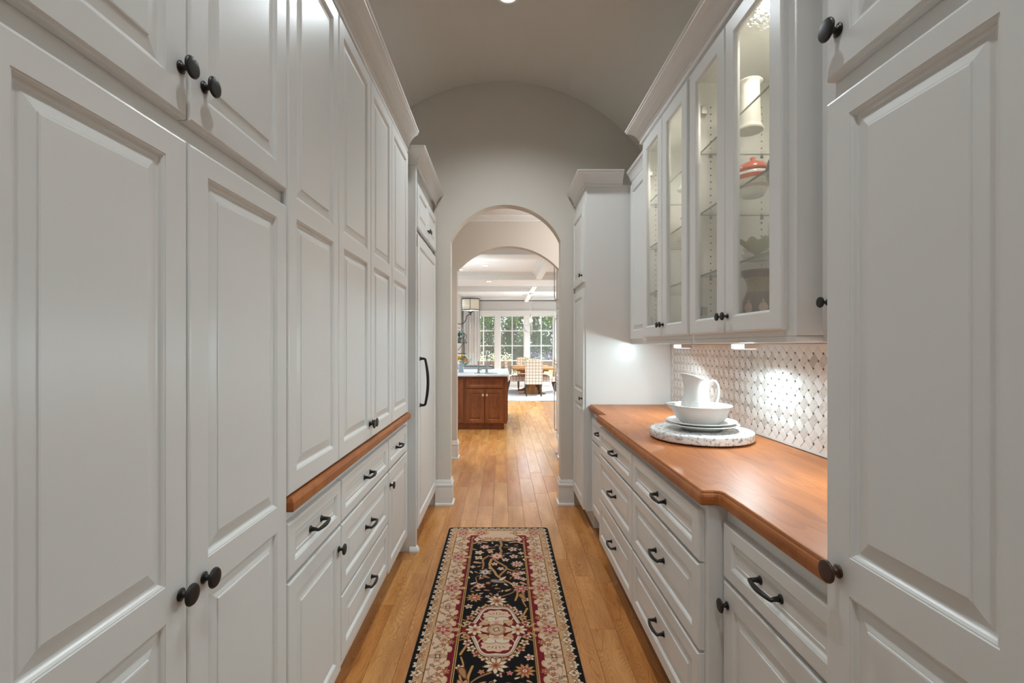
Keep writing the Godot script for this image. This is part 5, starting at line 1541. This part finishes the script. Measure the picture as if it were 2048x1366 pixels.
func build_dining() -> void:
	var s := Sh.new()
	s.box(Vector3(-1.1, 0.0002, -16.3), Vector3(3.1, 0.012, -12.2), 0.004)
	var o := obj("dining_rug", s, mat(rgb(206, 205, 204), 0.95, 0.2))
	tag(o, "large plain pale gray rug under the dining table", "rug")
	# trestle table
	var t := thing("dining_table", "pale wood trestle dining table before the windows", "table", Vector3(0.86, 0.0125, -14.35))
	for k in 6: obj("tabletop_plank", b6(-0.575 + k * 0.192, -0.575 + k * 0.192 + 0.190, 0.715, 0.76, -0.92, 0.92, 0.004), M.table_wood, t)
	obj("breadboard_end", b6(-0.575, 0.577, 0.715, 0.76, 0.921, 1.0, 0.004), M.table_wood, t)
	obj("breadboard_end", b6(-0.575, 0.577, 0.715, 0.76, -1.0, -0.921, 0.004), M.table_wood, t)
	obj("apron", b6(-0.45, 0.45, 0.66, 0.714, -0.75, 0.75, 0.004), M.table_wood, t)
	for q in [-0.52, 0.52]:
		s = Sh.new()
		s.prism(PackedVector2Array([Vector2(-0.38, 0.0), Vector2(0.38, 0.0), Vector2(0.38, 0.03), Vector2(0.24, 0.06), Vector2(0.14, 0.13), Vector2(-0.14, 0.13), Vector2(-0.24, 0.06), Vector2(-0.38, 0.03)]), q - 0.05, q + 0.05)
		s.box(Vector3(-0.14, 0.12, q - 0.05), Vector3(0.14, 0.20, q + 0.05), 0.006); s.box(Vector3(-0.09, 0.2, q - 0.05), Vector3(0.09, 0.52, q + 0.05), 0.01); s.box(Vector3(-0.14, 0.52, q - 0.05), Vector3(0.14, 0.6, q + 0.05), 0.006); s.box(Vector3(-0.34, 0.6, q - 0.05), Vector3(0.34, 0.66, q + 0.05), 0.006)
		obj("trestle", s, M.table_wood, t)
	obj("stretcher", b6(-0.03, 0.03, 0.22, 0.32, -0.47, 0.47, 0.006), M.table_wood, t)
	# chairs
	var c := make_chair()
	c.position = Vector3(0.868, 0.0155, -13.27)
	var more := [[Vector3(0.235, 0.0155, -14.25), -PI / 2, "plaid dining chair on the table's left side, side on, facing right"],
		[Vector3(1.53, 0.0155, -14.12), PI / 2, "plaid dining chair on the table's right side, nearer the camera of two"],
		[Vector3(1.52, 0.0155, -14.80), PI / 2, "plaid dining chair on the table's right side, nearer the windows of two"],
		[Vector3(0.72, 0.0155, -15.55), PI, "plaid dining chair at the table's far end, facing the kitchen"]]
	for m in more:
		var d := c.duplicate()
		d.position = m[0]; d.rotation.y = m[1]
		name_it(d, "dining_chair", self)
		d.set_meta("label", m[2])
	# bowl of greens on the table
	t = thing("centerpiece", "low bowl of pale green leaves on the dining table", "plant", Vector3(0.80, 0.7728, -14.4))
	s = Sh.new(); s.lathe([[0.0, 0.0], [0.08, 0.0], [0.15, 0.08], [0.145, 0.08], [0.07, 0.01], [0.0, 0.01]], 24)
	obj("bowl", s, M.porcelain, t)
	var fr := RandomNumberGenerator.new(); fr.seed = 14
	var at: Array = []
	for k in 160:
		var q := Vector3(fr.randf_range(-1, 1), fr.randf_range(0, 1), fr.randf_range(-1, 1)).normalized() * fr.randf_range(0.05, 0.2)
		at.append(Transform3D(Basis.from_euler(Vector3(fr.randf() * TAU, fr.randf() * TAU, fr.randf() * TAU)), Vector3(0, 0.08, 0) + q))
	var gm := mat(rgb(150, 186, 130), 0.8)
	_scatter(t, "foliage", _leaf_mesh(0.09, 0.035), gm, at)
	# chandelier over the table
	t = thing("candle_chandelier", "slender metal chandelier with candle bulbs and crystals above the dining table", "chandelier", Vector3(0.826, 0, -13.67))
	s = Sh.new()
	s.lathe([[0.0, 2.83], [0.05, 2.84], [0.065, 2.865], [0.066, 2.8755]], 20)
	s.tube([Vector3(0, 2.84, 0), Vector3(0, 2.3, 0)], [0.005], 6)
	s.lathe([[0.0, 1.70], [0.012, 1.72], [0.03, 1.745], [0.012, 1.79], [0.009, 2.10], [0.02, 2.2], [0.035, 2.26], [0.01, 2.31], [0.0, 2.34]], 14)
	obj("stem", s, M.steel, t)
	for k in 6:
		var b := Basis(Vector3.UP, TAU * k / 6 + 0.35)
		s = Sh.new()
		var cv: Array = []
		for p in _curve([Vector2(0.012, 1.76), Vector2(0.10, 1.775), Vector2(0.20, 1.83), Vector2(0.265, 1.92), Vector2(0.28, 2.0)], 4): cv.append(b * Vector3(p.x, p.y, 0))
		s.tube(cv, [0.005], 6)
		var e := b * Vector3(0.28, 0, 0)
		s.lathe([[0.0, 1.99], [0.02, 2.0], [0.028, 2.01], [0.01, 2.012], [0.009, 2.08], [0.0, 2.08]], 10, e)
		obj("arm", s, M.nickel, t)
		s = Sh.new(); s.lathe([[0.0, 2.08], [0.010, 2.09], [0.013, 2.11], [0.006, 2.14], [0.0, 2.155]], 10, e)
		obj("bulb", s, M.bulb, t)
		if k % 2 == 0:
			var l := OmniLight3D.new()
			l.light_energy = 0.22; l.light_color = Color(0.92, 0.97, 1.0); l.light_size = 0.015; l.shadow_enabled = true; l.omni_range = 8.0; l.omni_attenuation = 2.0
			name_it(l, "bulb_light", t)
			l.position = e + Vector3(0, 2.115, 0)
		s = Sh.new()
		for q in 4: s.lathe([[0.0, -0.02], [0.006, -0.008], [0.004, 0.012], [0.0, 0.018]], 6, e * 0.55 + Vector3(0, 2.12 - q * 0.05, 0))
		s.tube([Vector3(0, 2.26, 0), e * 0.55 + Vector3(0, 2.14, 0), e * 0.98 + Vector3(0, 2.0, 0)], [0.002], 4)
		obj("crystal_string", s, M.steel, t)
	# curtains
	for q in [[-1.30, -0.74, "pale gray full-length curtain in soft pleats beside the left window"], [2.55, 3.1, "pale gray full-length curtain at the hidden right end of the windows"]]:
		s = Sh.new()
		var n := 90
		s.soft(true)
		for i in n:
			var p: Array = []
			for k in [i, i + 1]:
				var u: float = float(k) / n
				p.append(Vector2(lerpf(q[0], q[1], u), -16.27 + 0.030 * sin(u * TAU * 6.0) + 0.015 * sin(u * TAU * 3.0)))
			s.quad(Vector3(p[0].x, 0.02, p[0].y), Vector3(p[1].x, 0.02, p[1].y), Vector3(p[1].x, 2.90, p[1].y), Vector3(p[0].x, 2.90, p[0].y))
			s.quad(Vector3(p[1].x, 0.02, p[1].y - 0.006), Vector3(p[0].x, 0.02, p[0].y - 0.006), Vector3(p[0].x, 2.90, p[0].y - 0.006), Vector3(p[1].x, 2.90, p[1].y - 0.006))
		var cm := mat(rgb(226, 223, 221), 0.9, 0.2)
		cm.backlight_enabled = true; cm.backlight = Color(0.5, 0.49, 0.48)
		o = obj("curtain", s, cm)
		tag(o, q[2], "curtain")
	s = Sh.new()
	s.tube([Vector3(-1.36, 2.905, -16.27), Vector3(3.15, 2.905, -16.27)], [0.012], 8)
	o = obj("curtain_rod", s, M.iron)
	tag(o, "thin dark curtain rod running high above all the windows", "curtain rod")

func build_outside() -> void:
	struct("ground", b6(-40, 40, -0.6, -0.45, -90, -17.0), mat(rgb(84, 104, 56), 0.95, 0.2))
	var deck := Sh.new()
	deck.box(Vector3(-4, -0.45, -18.6), Vector3(6, -0.2, -16.65))
	struct("exterior_deck", deck, mat(rgb(150, 140, 130), 0.9))
	var r := RandomNumberGenerator.new(); r.seed = 21
	var leaf := _leaf_mesh(0.17, 0.085)
	var greens := [rgb(46, 88, 30), rgb(32, 68, 28), rgb(74, 112, 36), rgb(28, 62, 32)]
	var mats: Array = []
	for c in greens:
		var m := mat(c, 0.7, 0.3)
		m.backlight_enabled = true; m.backlight = Color(0.3, 0.42, 0.15)
		mats.append(m)
	var bark := mat(rgb(82, 68, 56), 0.95, 0.2)
	var trees := [[-2.9, -22.5, 1.7, 3.0, 0], [-0.5, -21.3, 1.5, 2.6, 1], [1.5, -22.0, 1.7, 3.1, 3], [3.6, -21.6, 1.6, 2.8, 0], [0.4, -25.0, 2.3, 4.2, 1], [4.4, -26.0, 2.4, 4.4, 2], [-3.4, -26.5, 2.4, 4.2, 3]]
	var tl := ["dense green tree outside, beyond the left window's curtained edge", "dark green tree outside, filling the left and middle windows", "deep green tree outside, seen behind the chandelier", "green tree outside, at the right edge of the windows", "tall dark tree farther back in the garden, behind the middle window", "tall pale green tree farther back in the garden, to the right", "tall deep green tree farther back in the garden, to the left"]
	for i in trees.size():
		var q: Array = trees[i]
		var t := thing("garden_tree", tl[i], "tree", Vector3(q[0], -0.45, q[1]), 0, "trees beyond the windows")
		var s := Sh.new()
		s.tube([Vector3(0, 0, 0), Vector3(0.05, 1.0, 0.03), Vector3(-0.03, 2.2, 0), Vector3(0.02, q[3] + 0.6, 0)], [0.16, 0.12, 0.10, 0.05], 8)
		for k in 7:
			var an := k * 2.1
			s.tube([Vector3(0, 0.8 + k * 0.3, 0), Vector3(cos(an) * 0.7, 1.3 + k * 0.35, sin(an) * 0.7), Vector3(cos(an) * 1.2, 1.7 + k * 0.4, sin(an) * 1.2)], [0.06, 0.04, 0.015], 6)
		obj("trunk", s, bark, t)
		var at: Array = []
		var clumps: Array = []
		for k in 46:
			var v := Vector3(r.randf_range(-1, 1), r.randf_range(-1, 1), r.randf_range(-1, 1)).normalized() * pow(r.randf(), 0.4)
			clumps.append(Vector3(v.x * q[2], 0.45 + q[3] * 0.62 + v.y * q[3] * 0.62, v.z * q[2]))
		for k in 5200:
			var c: Vector3 = clumps[r.randi() % clumps.size()]
			var v := Vector3(r.randfn(), r.randfn() * 0.7, r.randfn()) * 0.26
			at.append(Transform3D(Basis.from_euler(Vector3(r.randf() * TAU, r.randf() * TAU, r.randf() * TAU)).scaled(Vector3.ONE * r.randf_range(0.6, 1.3)), c + v))
		_scatter(t, "foliage", leaf, mats[q[4]], at)
	# planters on the rail
	var pl := [["long brown planter of white and yellow flowers outside the left window", -1.4, 0.35, rgb(240, 238, 214)], ["long brown planter of purple flowers outside the right window", 0.85, 2.9, rgb(150, 130, 190)]]
	for p in pl:
		var w: float = p[2] - p[1]
		var t := thing("planter_box", p[0], "planter", Vector3(p[1], -0.2, -18.2), 0, "planters outside the windows")
		var s := Sh.new()
		s.box(Vector3(0, 0.82, -0.12), Vector3(w, 1.0, 0.12), 0.008)
		obj("box", s, mat(rgb(92, 66, 48), 0.8), t)
		for x in [0.1, w - 0.1]: obj("leg", b6(x - 0.04, x + 0.04, 0, 0.82, -0.06, 0.06), mat(rgb(92, 66, 48), 0.8), t)
		for f in 2:
			var at: Array = []
			for k in 420:
				at.append(Transform3D(Basis.from_euler(Vector3(r.randf() * TAU, r.randf() * TAU, r.randf() * TAU)), Vector3(r.randf() * w, 1.0 + (0.14 if f == 0 else 0.06) * absf(r.randfn()) + 0.02, r.randf_range(-0.12, 0.12))))
			_scatter(t, "blossoms" if f == 0 else "foliage", _leaf_mesh(0.06, 0.05), mat(p[3], 0.8) if f == 0 else mats[2], at)


func _ready() -> void:
	rng.seed = 7
	set_view()
	make_materials()
	make_hardware()
	can_light("recessed light in the vault near the arch, just above the picture's top edge", Vector3(0.04, 3.71, -3.19), HALL_E * 1.35, 66.0)
	can_light("recessed light in the vault above the camera, out of the picture", Vector3(0.04, 3.71, -0.7), HALL_E * 0.85, 66.0)
	can_light("recessed light in the vault behind the camera, out of the picture", Vector3(0.04, 3.71, 0.9), HALL_E, 66.0)
	can_light("recessed light in the passage ceiling between the two arches", Vector3(0.05, 2.996, -5.2), 1.6, 62.0)
	build_shell()
	build_left()
	build_right()
	build_counter_things()
	build_glassware()
	build_rug()
	build_island()
	build_dining()
	build_outside()

const HALL_E := 2.32
